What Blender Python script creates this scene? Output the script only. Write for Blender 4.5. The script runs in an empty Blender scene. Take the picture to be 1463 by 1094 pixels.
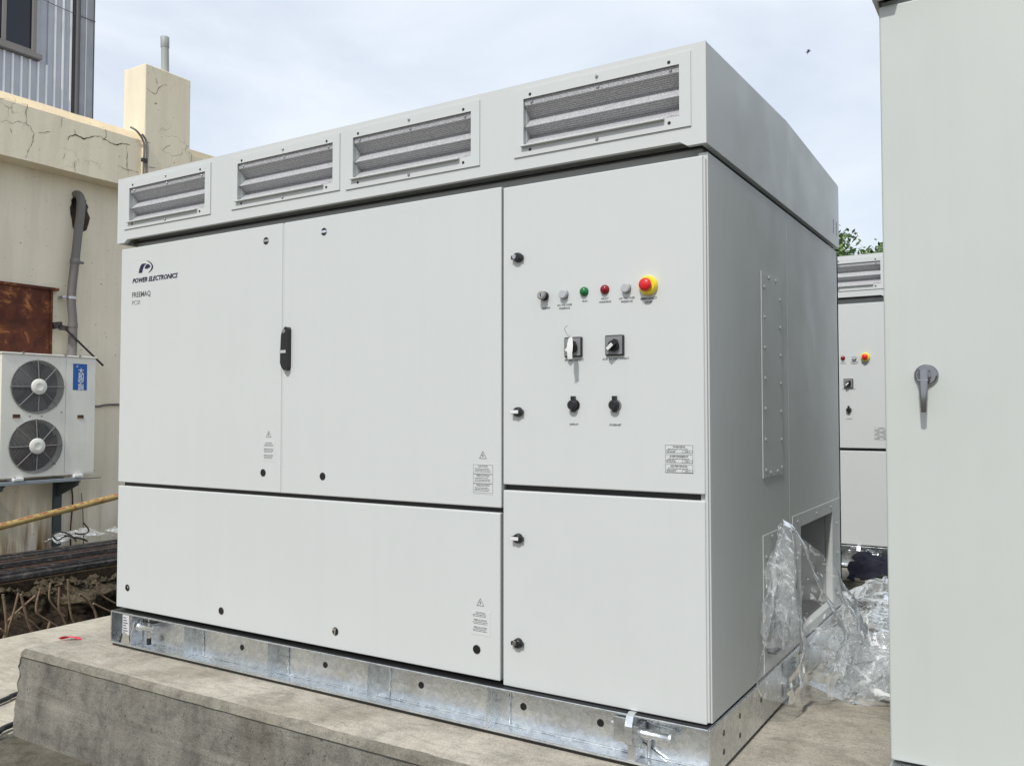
import bpy, bmesh, math, random
from mathutils import Vector, Matrix, noise
R=math.radians
S=bpy.context.scene
COL=S.collection
# ------------------------------------------------------------------ camera
cd=bpy.data.cameras.new('camera'); cam=bpy.data.objects.new('camera',cd); COL.objects.link(cam)
cd.sensor_fit='HORIZONTAL'; cd.sensor_width=36; cd.lens=36*1224.6/1463
cd.clip_start=.05; cd.clip_end=1500
cam.location=(3.795,-2.512,1.083)
fw=Vector((-0.52775,0.84864,0.03608))
cam.rotation_euler=fw.to_track_quat('-Z','Y').to_euler()
S.camera=cam
# ------------------------------------------------------------------ world
SUN=Vector((.12,-1,1.15)).normalized()      # towards the sun
sel=math.asin(SUN.z); srot=math.atan2(SUN.x,SUN.y)
w=bpy.data.worlds.new('World'); S.world=w; w.use_nodes=True
nt=w.node_tree; N=nt.nodes; Lk=nt.links; N.clear()
out=N.new('ShaderNodeOutputWorld'); bg=N.new('ShaderNodeBackground'); bg.inputs[1].default_value=.12
sky=N.new('ShaderNodeTexSky'); sky.sky_type='NISHITA'; sky.sun_disc=False; sky.sun_elevation=sel; sky.sun_rotation=srot
sky.air_density=1.0; sky.dust_density=2.0; sky.ozone_density=1.0
tc=N.new('ShaderNodeTexCoord'); mp=N.new('ShaderNodeMapping'); mp.inputs['Scale'].default_value=(1.0,1.0,2.6); mp.inputs['Rotation'].default_value=(0,0,.5)
nz=N.new('ShaderNodeTexNoise'); nz.inputs['Scale'].default_value=2.3; nz.inputs['Detail'].default_value=7; nz.inputs['Roughness'].default_value=.55; nz.inputs['Distortion'].default_value=.4
cr=N.new('ShaderNodeValToRGB'); cr.color_ramp.elements[0].position=.30; cr.color_ramp.elements[0].color=(.66,.66,.66,1); cr.color_ramp.elements[1].position=.60; cr.color_ramp.elements[1].color=(.97,.97,.97,1)
mx=N.new('ShaderNodeMixRGB'); mx.inputs[2].default_value=(6.45,6.95,7.65,1)
Lk.new(tc.outputs['Generated'],mp.inputs[0]); Lk.new(mp.outputs[0],nz.inputs['Vector']); Lk.new(nz.outputs[0],cr.inputs[0])
Lk.new(cr.outputs[0],mx.inputs[0]); Lk.new(sky.outputs[0],mx.inputs[1]); Lk.new(mx.outputs[0],bg.inputs[0]); Lk.new(bg.outputs[0],out.inputs[0])
# ------------------------------------------------------------------ sun
sd=bpy.data.lights.new('sun','SUN'); sd.energy=2.65; sd.angle=R(3.0); sd.color=(1,.97,.925)
so=bpy.data.objects.new('sun',sd); COL.objects.link(so); so.rotation_euler=SUN.to_track_quat('Z','Y').to_euler(); so.location=(1,-10,12)
S.view_settings.view_transform='Standard'; S.view_settings.look='None'; S.view_settings.gamma=1; S.view_settings.exposure=.19
S.view_settings.use_curve_mapping=False
S.render.engine='CYCLES'
try: S.cycles.transparent_max_bounces=24
except Exception: pass
# ------------------------------------------------------------------ materials
def M(name,col,rough=.5,metal=0,spec=.5):
    m=bpy.data.materials.new(name); m.use_nodes=True
    b=m.node_tree.nodes['Principled BSDF']
    b.inputs['Base Color'].default_value=(*col,1); b.inputs['Roughness'].default_value=rough; b.inputs['Metallic'].default_value=metal
    b.inputs['Specular IOR Level'].default_value=spec
    return m
def nd(m,t,**k):
    n=m.node_tree.nodes.new(t)
    for a,b in k.items():
        if a in n.inputs: n.inputs[a].default_value=b
        else: setattr(n,a,b)
    return n
def lk(m,a,b): m.node_tree.links.new(a,b)
def coord(m,scale=(1,1,1),kind='Object'):
    t=nd(m,'ShaderNodeTexCoord'); p=nd(m,'ShaderNodeMapping'); p.inputs['Scale'].default_value=scale
    lk(m,t.outputs[kind],p.inputs[0]); return p.outputs[0]
def worldco(m,scale=(1,1,1)):
    t=nd(m,'ShaderNodeNewGeometry'); p=nd(m,'ShaderNodeMapping'); p.inputs['Scale'].default_value=scale
    lk(m,t.outputs['Position'],p.inputs[0]); return p.outputs[0]
def nzt(m,co,sc,det=6,ro=.6,dist=0):
    n=nd(m,'ShaderNodeTexNoise'); n.inputs['Scale'].default_value=sc; n.inputs['Detail'].default_value=det; n.inputs['Roughness'].default_value=ro; n.inputs['Distortion'].default_value=dist
    lk(m,co,n.inputs['Vector']); return n.outputs[0]
def ramp(m,v,stops):
    r=nd(m,'ShaderNodeValToRGB'); e=r.color_ramp.elements
    while len(e)<len(stops): e.new(.5)
    for i,(p,c) in enumerate(stops): e[i].position=p; e[i].color=(*c,1) if len(c)==3 else c
    lk(m,v,r.inputs[0]); return r.outputs[0]
def g(v): return (v,v,v)
def mixc(m,f,a,b,mode='MIX'):
    x=nd(m,'ShaderNodeMixRGB',blend_type=mode)
    for i,v in ((0,f),(1,a),(2,b)):
        if hasattr(v,'is_linked') or isinstance(v,bpy.types.NodeSocket): lk(m,v,x.inputs[i])
        elif i==0: x.inputs[0].default_value=v
        else: x.inputs[i].default_value=(*v,1)
    return x.outputs[0]
def bump(m,h,st=.2,dist=.01):
    b=nd(m,'ShaderNodeBump'); b.inputs['Strength'].default_value=st; b.inputs['Distance'].default_value=dist
    lk(m,h,b.inputs['Height']); lk(m,b.outputs[0],m.node_tree.nodes['Principled BSDF'].inputs['Normal'])
def setc(m,c): lk(m,c,m.node_tree.nodes['Principled BSDF'].inputs['Base Color'])
def setr(m,c): lk(m,c,m.node_tree.nodes['Principled BSDF'].inputs['Roughness'])

def paint(name,c,rough=.42,dirt=.06):
    m=M(name,c,rough); co=worldco(m)
    a=nzt(m,co,2.2,5); v=ramp(m,a,[(.3,g(1-dirt)),(.7,g(1.0))])
    d=nzt(m,co,55,3); v2=ramp(m,d,[(.66,g(1)),(.78,g(1-dirt*.8))])
    st=nzt(m,worldco(m,(14,14,1.2)),1,4); v3=ramp(m,st,[(.45,g(1)),(.75,g(1-dirt*.6))])
    x=mixc(m,1,mixc(m,1,mixc(m,1,c,v,'MULTIPLY'),v2,'MULTIPLY'),v3,'MULTIPLY'); setc(m,x)
    setr(m,ramp(m,nzt(m,co,5,4),[(.3,g(rough-.06)),(.7,g(rough+.1))]))
    bump(m,nzt(m,co,420,2),.06,.002); return m
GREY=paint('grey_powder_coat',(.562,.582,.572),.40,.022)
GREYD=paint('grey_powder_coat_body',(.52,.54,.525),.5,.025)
GREEN_GREY=paint('pale_green_grey_powder_coat',(.51,.54,.51),.38,.04)
BLACK=M('black_plastic',(.012,.012,.013),.32)
RUBBER=M('black_rubber',(.01,.01,.011),.7)
DARK=M('dark_interior',(.03,.032,.033),.6)
CHROME=M('chrome',(.75,.75,.76),.14,1)
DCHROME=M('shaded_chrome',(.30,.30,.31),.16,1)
STEEL=M('bright_screw_steel',(.5,.5,.5),.3,1)
INK=M('dark_blue_ink',(.012,.010,.045),.5)
INKG=M('grey_ink',(.075,.08,.085),.5); INKL=M('light_grey_ink',(.25,.255,.26),.5)
PRINT=M('black_print',(.04,.042,.045),.5)
STK=M('clear_sticker_film',(.57,.59,.58),.25)
WHITE=M('white_plastic',(.75,.75,.73),.4)
RED=M('red_plastic',(.62,.012,.02),.3); DRED=M('dark_red_lens',(.22,.006,.01),.12); GRN=M('green_lens',(.008,.14,.035),.12)
LENS=M('grey_lens',(.42,.43,.45),.15); YEL=M('yellow_plastic',(.85,.66,.03),.35)
ORG=M('orange_plastic',(.75,.12,.02),.3)
SWP=M('switch_plate_grey',(.21,.215,.22),.4)
def galv():
    m=M('galvanised_steel',(.7,.73,.75),.3,.93); co=worldco(m)
    v=nd(m,'ShaderNodeTexVoronoi'); v.inputs['Scale'].default_value=70; lk(m,co,v.inputs['Vector'])
    s=nd(m,'ShaderNodeSeparateColor'); lk(m,v.outputs['Color'],s.inputs[0])
    big=nzt(m,co,6,6,.7,.6)
    c=mixc(m,1,ramp(m,s.outputs[0],[(0,(.64,.67,.69)),(1,(.80,.83,.85))]),ramp(m,big,[(.3,g(.86)),(.55,g(1)),(.72,g(.93))]),'MULTIPLY'); setc(m,c)
    setr(m,ramp(m,nzt(m,co,14,5),[(.3,g(.17)),(.7,g(.38))])); bump(m,nzt(m,co,38,5,.7),.35,.004); return m
GALV=galv()
def mesh_metal():
    m=M('perforated_sheet',(.45,.46,.48),.5,.05); t=nd(m,'ShaderNodeTexCoord')
    p=nd(m,'ShaderNodeMapping'); p.inputs['Scale'].default_value=(230,230,230); lk(m,t.outputs['Object'],p.inputs[0])
    v=nd(m,'ShaderNodeTexVoronoi'); v.inputs['Randomness'].default_value=.25; v.inputs['Scale'].default_value=1; lk(m,p.outputs[0],v.inputs['Vector'])
    c=ramp(m,v.outputs['Distance'],[(.30,(.15,.15,.15)),(.62,(.60,.60,.62))]); setc(m,c)
    return m
PERF=mesh_metal()
def concrete(name,a,b,scale=1.0,dark=.6,stain=(.5,.47,.42),bs=.35,form=False,brush=False,speck=.5):
    m=M(name,a,.88,0,.25); co=worldco(m)
    n1=nzt(m,co,1.3*scale,8,.62,.7); c=ramp(m,n1,[(.33,b),(.62,a)])
    n2=nzt(m,co,5.5*scale,9,.72,.5); c=mixc(m,1,c,ramp(m,n2,[(.34,g(dark)),(.55,g(1)),(.75,g(1.08))]),'MULTIPLY')
    n3=nzt(m,co,70,3,.7); c=mixc(m,1,c,ramp(m,n3,[(.25,g(speck)),(.42,g(1))]),'MULTIPLY')
    c=mixc(m,1,c,ramp(m,nzt(m,co,190,3,.6),[(.32,g(.72)),(.50,g(1)),(.70,g(1.12))]),'MULTIPLY')
    h=mixc(m,.5,nzt(m,co,30,8,.7),nzt(m,co,140,4,.6))
    if form:
        vs=nzt(m,worldco(m,(7,7,.55)),1,7,.65,.4); c=mixc(m,1,c,ramp(m,vs,[(.3,g(.74)),(.5,g(1)),(.72,g(1.12))]),'MULTIPLY')
        pit=nd(m,'ShaderNodeTexVoronoi'); pit.inputs['Scale'].default_value=17; lk(m,co,pit.inputs['Vector'])
        c=mixc(m,1,c,ramp(m,pit.outputs['Distance'],[(.05,g(.45)),(.12,g(1))]),'MULTIPLY')
        hs=nzt(m,worldco(m,(.6,.6,9)),1.2,6,.7,.9); c=mixc(m,1,c,ramp(m,hs,[(.30,g(.72)),(.45,g(1))]),'MULTIPLY')
    if brush:
        br=nzt(m,worldco(m,(2.2,9,2)),2.2,7,.7,1.6); c=mixc(m,1,c,ramp(m,br,[(.32,g(.74)),(.52,g(1)),(.7,g(1.1))]),'MULTIPLY')
    c2=nzt(m,worldco(m,(1,1,.4)),2.1,5); c=mixc(m,ramp(m,c2,[(.55,g(0)),(.8,g(.55))]),c,stain)
    setc(m,c); bump(m,h,bs,.012); return m
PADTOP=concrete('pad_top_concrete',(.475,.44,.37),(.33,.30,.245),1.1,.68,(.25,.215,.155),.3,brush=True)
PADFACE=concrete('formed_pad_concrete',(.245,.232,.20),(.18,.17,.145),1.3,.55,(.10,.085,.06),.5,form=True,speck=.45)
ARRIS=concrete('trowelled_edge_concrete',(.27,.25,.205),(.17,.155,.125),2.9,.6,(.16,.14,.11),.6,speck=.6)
SLAB=concrete('pale_slab_concrete',(.52,.485,.40),(.42,.385,.31),1.0,.82,(.36,.32,.25),.3,brush=True,speck=.8)
SOILG=concrete('dirty_ground_concrete',(.19,.172,.135),(.10,.09,.068),1.6,.55,(.07,.058,.04),.7)
def soil(name,a,b):
    m=M(name,a,.95,0,.1); co=worldco(m)
    c=ramp(m,nzt(m,co,4,10,.75,.5),[(.3,b),(.65,a)]); c=mixc(m,1,c,ramp(m,nzt(m,co,35,5,.7),[(.35,g(.45)),(.6,g(1.1))]),'MULTIPLY'); setc(m,c)
    bump(m,nzt(m,co,16,10,.75),1.0,.06); return m
SOIL=soil('trench_soil',(.085,.062,.04),(.022,.016,.011)); CRUST=soil('bank_crust',(.20,.165,.11),(.055,.043,.027))
def plaster(name,a,b,rust=False):
    m=M(name,a,.85,0,.2); co=worldco(m)
    c=ramp(m,nzt(m,co,.9,8,.62,.4),[(.32,b),(.64,a)])
    c=mixc(m,1,c,ramp(m,nzt(m,worldco(m,(5,5,.5)),1.4,6,.6,.3),[(.36,g(.93)),(.55,g(1))]),'MULTIPLY')
    sp=nzt(m,co,26,3,.5); c=mixc(m,ramp(m,sp,[(.70,g(0)),(.76,g(.7))]),c,(.17,.12,.07))
    # hairline cracks: voronoi cell borders, bent, kept only in patches
    dn=nd(m,'ShaderNodeTexNoise'); dn.inputs['Scale'].default_value=5; dn.inputs['Detail'].default_value=5; lk(m,co,dn.inputs['Vector'])
    ad=nd(m,'ShaderNodeMixRGB',blend_type='ADD'); ad.inputs[0].default_value=.22; lk(m,co,ad.inputs[1]); lk(m,dn.outputs['Color'],ad.inputs[2])
    v=nd(m,'ShaderNodeTexVoronoi',feature='DISTANCE_TO_EDGE'); v.inputs['Scale'].default_value=2.6; lk(m,ad.outputs[0],v.inputs['Vector'])
    line=ramp(m,v.outputs['Distance'],[(.004,g(1)),(.016,g(0))]); patch=ramp(m,nzt(m,co,1.6,2),[(.54,g(0)),(.68,g(.5))])
    if not rust: c=mixc(m,mixc(m,1,line,patch,'MULTIPLY'),c,(.13,.10,.07))
    if rust:
        s=nd(m,'ShaderNodeSeparateXYZ'); lk(m,worldco(m),s.inputs[0])
        z=nd(m,'ShaderNodeMapRange'); z.inputs[1].default_value=.25; z.inputs[2].default_value=-.35; lk(m,s.outputs[2],z.inputs[0])
        streak=nzt(m,worldco(m,(9,9,.7)),1.3,6,.65,.2)
        f=mixc(m,1,z.outputs[0],ramp(m,streak,[(.42,g(0)),(.62,g(1))]),'MULTIPLY')
        yy=nd(m,'ShaderNodeMapRange'); yy.inputs[1].default_value=3.1; yy.inputs[2].default_value=2.7; lk(m,s.outputs[1],yy.inputs[0])
        f=mixc(m,1,f,yy.outputs[0],'MULTIPLY'); c=mixc(m,f,c,(.17,.07,.015))
        z2=nd(m,'ShaderNodeMapRange'); z2.inputs[1].default_value=.6; z2.inputs[2].default_value=-.2; lk(m,s.outputs[2],z2.inputs[0])
        st=ramp(m,nzt(m,worldco(m,(4,4,.25)),1.7,5,.6),[(.5,g(0)),(.7,g(.6))]); c=mixc(m,mixc(m,1,z2.outputs[0],st,'MULTIPLY'),c,(.33,.24,.11))
    setc(m,c); bump(m,nzt(m,co,40,6,.7),.25,.01); return m
BEIGE=plaster('cracked_beige_plaster',(.83,.755,.585),(.76,.68,.51)); BEIGEW=plaster('stained_cream_wall',(.84,.77,.61),(.78,.71,.55),True)
COPE=plaster('ochre_coping_plaster',(.80,.66,.44),(.70,.57,.37))
def rusty(name,a,b,c3,sc=6):
    m=M(name,a,.75,.1,.3); co=worldco(m)
    c=ramp(m,nzt(m,co,sc,8,.65,.6),[(.35,a),(.55,b),(.68,c3)]); setc(m,c); bump(m,nzt(m,co,40,5),.3,.01); return m
RUSTP=rusty('rusted_sheet',(.065,.020,.013),(.12,.038,.02),(.42,.17,.055),6)
RUSTB=rusty('rusty_bar',(.035,.025,.022),(.08,.045,.03),(.15,.07,.035),12)
DKBAR=rusty('dark_steel_bar',(.03,.028,.027),(.065,.06,.057),(.16,.145,.13),14)
REB=rusty('rebar_rust',(.15,.10,.065),(.22,.155,.10),(.28,.20,.14),30)
POLEM=rusty('yellow_paint_with_rust',(.46,.35,.14),(.40,.29,.11),(.30,.11,.05),9)
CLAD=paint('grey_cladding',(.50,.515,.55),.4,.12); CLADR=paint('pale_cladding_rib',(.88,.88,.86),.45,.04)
TRIM=paint('grey_trim_metal',(.38,.39,.41),.5,.2); BRONZE=paint('grey_brown_window_frame',(.24,.22,.20),.5,.1)
DOWN=paint('dark_downpipe',(.10,.10,.095),.5,.1)
GLASS=M('dark_window_glass',(.012,.015,.025),.06)
ACW=paint('ageing_white_casing',(.80,.785,.71),.45,.1); ACG=M('fan_grille_grey',(.24,.24,.235),.5); ACD=M('fan_recess_dark',(.03,.03,.03),.6); BLADE=M('fan_blade_grey',(.085,.085,.085),.5)
BLUE=M('blue_sticker',(.01,.10,.36),.4)
PVC=paint('grey_pvc_pipe',(.19,.172,.16),.5,.15); PVCL=paint('pale_grey_pvc_pipe',(.36,.38,.36),.5,.1)
BRK=paint('dark_green_grey_bracket',(.07,.09,.088),.5,.2); RAILM=paint('light_steel_rail',(.30,.33,.36),.45,.2)
NAVY=M('navy_cloth',(.003,.004,.014),.9); TAPE=M('pink_red_tape',(.75,.05,.09),.5); HOSE=M('black_cable',(.012,.018,.02),.5)
DEEPBLK=M('deep_black',(.006,.006,.006),.6)
LEAF=M('green_leaf',(.06,.13,.03),.5); LEAF2=M('yellow_green_leaf',(.14,.22,.05),.5); BARK=M('bark',(.09,.07,.05),.9)
def film(name,white=.05,spark=.55,sc=30,fres=.2,bst=.5):
    m=bpy.data.materials.new(name); m.use_nodes=True; n=m.node_tree; n.nodes.clear()
    o=nd(m,'ShaderNodeOutputMaterial'); t=nd(m,'ShaderNodeBsdfTransparent'); t.inputs[0].default_value=(.95,.965,.97,1)
    gl=nd(m,'ShaderNodeBsdfGlossy'); gl.inputs['Roughness'].default_value=.09; gl.inputs[0].default_value=(.97,.985,1,1)
    df=nd(m,'ShaderNodeBsdfDiffuse'); df.inputs[0].default_value=(.82,.84,.85,1)
    co=worldco(m); nn=nd(m,'ShaderNodeTexNoise'); nn.inputs['Scale'].default_value=9; nn.inputs['Detail'].default_value=4; lk(m,co,nn.inputs['Vector'])
    ad=nd(m,'ShaderNodeMixRGB',blend_type='ADD'); ad.inputs[0].default_value=.16; lk(m,co,ad.inputs[1]); lk(m,nn.outputs['Color'],ad.inputs[2])
    v=nd(m,'ShaderNodeTexVoronoi',feature='DISTANCE_TO_EDGE'); v.inputs['Scale'].default_value=sc; lk(m,ad.outputs[0],v.inputs['Vector'])
    v2=nd(m,'ShaderNodeTexVoronoi'); v2.inputs['Scale'].default_value=sc; lk(m,ad.outputs[0],v2.inputs['Vector'])
    b=nd(m,'ShaderNodeBump'); b.inputs['Strength'].default_value=bst; b.inputs['Distance'].default_value=.02
    lk(m,v2.outputs['Distance'],b.inputs['Height']); lk(m,b.outputs[0],gl.inputs['Normal'])
    fr=nd(m,'ShaderNodeLayerWeight'); fr.inputs[0].default_value=fres; lk(m,b.outputs[0],fr.inputs['Normal'])
    m1=nd(m,'ShaderNodeMixShader'); lk(m,fr.outputs['Fresnel'],m1.inputs[0]); lk(m,t.outputs[0],m1.inputs[1]); lk(m,gl.outputs[0],m1.inputs[2])
    m2=nd(m,'ShaderNodeMixShader'); lk(m,m1.outputs[0],m2.inputs[1]); lk(m,df.outputs[0],m2.inputs[2])
    crease_glint=ramp(m,v.outputs['Distance'],[(.0,g(1)),(.055,g(0))]); patch=ramp(m,nzt(m,co,13,3,.5,.8),[(.50,g(0)),(.62,g(1))])  # white lines along the folds, painted as glints
    f=mixc(m,1,crease_glint,patch,'MULTIPLY'); f=mixc(m,1,f,g(spark),'MULTIPLY'); f=mixc(m,1,f,g(white),'ADD')
    glint_spots=ramp(m,nzt(m,co,55,2,.5,.6),[(.66,g(0)),(.71,g(spark))]); f=mixc(m,1,f,glint_spots,'ADD'); lk(m,f,m2.inputs[0])  # sparse white spots painted into the film as glints
    lk(m,m2.outputs[0],o.inputs[0]); return m
FILM=film('clear_plastic_film',.15,.45,8,.12,.32); FILMW=film('milky_plastic_film',.18,.8,16,.18,.55)
# ------------------------------------------------------------------ mesh helpers
class MB:
    def __init__(s): s.v=[]; s.f=[]; s.m=[]; s.s=[]; s.mats=[]
    def mi(s,m):
        if m not in s.mats: s.mats.append(m)
        return s.mats.index(m)
    def add(s,vs,fs,m,smooth=False):
        o=len(s.v); k=s.mi(m); s.v+=[tuple(v) for v in vs]
        for f in fs: s.f.append(tuple(o+i for i in f)); s.m.append(k); s.s.append(smooth)
        return s
    def box(s,x0,x1,y0,y1,z0,z1,m):
        return s.add([(x0,y0,z0),(x1,y0,z0),(x1,y1,z0),(x0,y1,z0),(x0,y0,z1),(x1,y0,z1),(x1,y1,z1),(x0,y1,z1)],
            [(0,3,2,1),(4,5,6,7),(0,1,5,4),(1,2,6,5),(2,3,7,6),(3,0,4,7)],m)
    def prism(s,poly,axis,a,b,m,smooth=False):   # poly 2D in the other two axes, extruded a..b
        def P(p,t): return {'x':(t,p[0],p[1]),'y':(p[0],t,p[1]),'z':(p[0],p[1],t)}[axis]
        n=len(poly); vs=[P(p,a) for p in poly]+[P(p,b) for p in poly]
        fs=[tuple(range(n-1,-1,-1)),tuple(range(n,2*n))]
        s.add(vs,fs,m); return s.add(vs,[(i,(i+1)%n,n+(i+1)%n,n+i) for i in range(n)],m,smooth)
    def rings(s,rings,m,smooth=True,cap=True,closed=True):
        n=len(rings[0]); vs=[p for r in rings for p in r]; fs=[]
        for k in range(len(rings)-1):
            for i in range(n if closed else n-1): fs.append((k*n+i,k*n+(i+1)%n,(k+1)*n+(i+1)%n,(k+1)*n+i))
        s.add(vs,fs,m,smooth)
        if cap:
            s.add(rings[0],[tuple(range(n-1,-1,-1))],m); s.add(rings[-1],[tuple(range(n))],m)
        return s
    def lathe(s,c,ax,prof,m,n=24,smooth=True,cap=True):  # prof: (dist along ax, radius)
        ax=Vector(ax).normalized(); u=ax.orthogonal().normalized(); v=ax.cross(u); c=Vector(c)
        rs=[[c+ax*d+(u*math.cos(2*math.pi*i/n)+v*math.sin(2*math.pi*i/n))*r for i in range(n)] for d,r in prof]
        return s.rings(rs,m,smooth,cap)
    def cyl(s,p0,p1,r,m,n=16,r1=None,smooth=True):
        p0=Vector(p0); p1=Vector(p1); return s.lathe(p0,p1-p0,[(0,r),((p1-p0).length,r if r1 is None else r1)],m,n,smooth)
    def tube(s,pts,r,m,n=8):
        pts=[Vector(p) for p in pts]; rs=[]; u=None
        for i,p in enumerate(pts):
            t=(pts[min(i+1,len(pts)-1)]-pts[max(i-1,0)]).normalized()
            u=(t.orthogonal() if u is None else (u-t*u.dot(t))).normalized(); v=t.cross(u); rr=r[i] if isinstance(r,(list,tuple)) else r
            rs.append([p+(u*math.cos(2*math.pi*k/n)+v*math.sin(2*math.pi*k/n))*rr for k in range(n)])
        return s.rings(rs,m)
    def grid(s,fn,nu,nv,m,smooth=True):
        vs=[fn(i/(nu-1),j/(nv-1)) for j in range(nv) for i in range(nu)]
        return s.add(vs,[(j*nu+i,j*nu+i+1,(j+1)*nu+i+1,(j+1)*nu+i) for j in range(nv-1) for i in range(nu-1)],m,smooth)
    def mesh(s,name,origin=(0,0,0)):
        me=bpy.data.meshes.new(name); o=Vector(origin); me.from_pydata([Vector(v)-o for v in s.v],[],s.f)
        for m in s.mats: me.materials.append(m)
        me.polygons.foreach_set('material_index',s.m); me.polygons.foreach_set('use_smooth',s.s); me.update(); return me
def link(name,me,parent=None,loc=(0,0,0),bevel=0,seg=2,label=None):
    o=bpy.data.objects.new(name,me); COL.objects.link(o); o.location=loc
    if parent: o.parent=parent
    if bevel:
        b=o.modifiers.new('bevel','BEVEL'); b.width=bevel; b.segments=seg; b.limit_method='ANGLE'; b.angle_limit=R(40)
    if label: o['label']=label
    return o
def obj(name,mb,parent=None,bevel=0,seg=2,label=None,origin=(0,0,0)):
    # parents' frames sit at their own origin; everything here is in the thing's frame
    return link(name,mb.mesh(name,origin),parent,origin,bevel,seg,label)
def thing(name,label,cat,loc=(0,0,0),group=None):
    o=bpy.data.objects.new(name,None); o.empty_display_size=.1; COL.objects.link(o); o.location=loc; o['label']=label; o['category']=cat
    if group: o['group']=group
    return o
def tag(o,label,cat,group=None):
    o['label']=label; o['category']=cat
    if group: o['group']=group
    return o
def struct(o,kind='structure'): o['kind']=kind; return o
def copy_tree(o,parent=None):
    c=o.copy(); COL.objects.link(c); c.parent=parent
    for ch in list(o.children): copy_tree(ch,c)
    return c
def smooth_path(pts,k=6):
    P=[Vector(p) for p in pts]; o=[]
    for i in range(len(P)-1):
        a=P[max(i-1,0)];b=P[i];c=P[i+1];d=P[min(i+2,len(P)-1)]
        for j in range(k):
            t=j/k; o.append(.5*((2*b)+(c-a)*t+(2*a-5*b+4*c-d)*t*t+(3*b-a-3*c+d)*t**3))
    return o+[P[-1]]
_tc={}
def textmb(mb,txt,x,y,z,h,m,width=None,align='L',face='-y',shear=0,fat=0,depth=.0006):
    """flat print: cap height h, baseline at z, left edge (or centre) at x (or y when face is +x)"""
    cu=bpy.data.curves.new('t','FONT'); cu.body=txt; cu.size=1; cu.shear=shear; cu.offset=fat; cu.resolution_u=2
    ob=bpy.data.objects.new('t',cu); COL.objects.link(ob); dg=bpy.context.evaluated_depsgraph_get(); dg.update()
    me=bpy.data.meshes.new_from_object(ob.evaluated_get(dg)); bpy.data.objects.remove(ob)
    if not me.vertices: return
    xs=[v.co.x for v in me.vertices]; x0,x1=min(xs),max(xs); k=h/.7; sx=(width/(x1-x0)) if width else k; wd=(x1-x0)*sx
    off={'L':0,'C':-wd/2}[align]; vs=[]
    for v in me.vertices:
        a=(v.co.x-x0)*sx+off; b=v.co.y*k
        vs.append((x+a,y,z+b) if face=='-y' else (y,x+a,z+b))
    mb.add(vs,[tuple(p.vertices) for p in me.polygons],m); bpy.data.meshes.remove(me)
LOGO_STEM=[[0.137, 0.0, 1.753], [0.142, 0.0, 1.771], [0.15, 0.0, 1.786], [0.16, 0.0, 1.794], [0.173, 0.0, 1.796], [0.195, 0.0, 1.794], [0.183, 0.0, 1.788], [0.174, 0.0, 1.779], [0.168, 0.0, 1.767], [0.163, 0.0, 1.753]]
LOGO_BOWL=[[0.182, 0.0, 1.771], [0.187, 0.0, 1.78], [0.194, 0.0, 1.788], [0.205, 0.0, 1.791], [0.216, -0.0, 1.788], [0.225, 0.0, 1.78], [0.221, 0.0, 1.774], [0.207, 0.0, 1.77], [0.194, 0.0, 1.769]]
LOGO_ARC=[[0.193, 0.0, 1.809], [0.214, -0.0, 1.804], [0.234, 0.0, 1.793], [0.245, 0.0, 1.781], [0.246, 0.0, 1.769], [0.236, 0.0, 1.759], [0.223, 0.0, 1.752], [0.208, 0.0, 1.747], [0.217, 0.0, 1.753], [0.229, 0.0, 1.762], [0.235, 0.0, 1.771], [0.235, 0.0, 1.781], [0.228, 0.0, 1.79], [0.213, 0.0, 1.8]]
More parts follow.
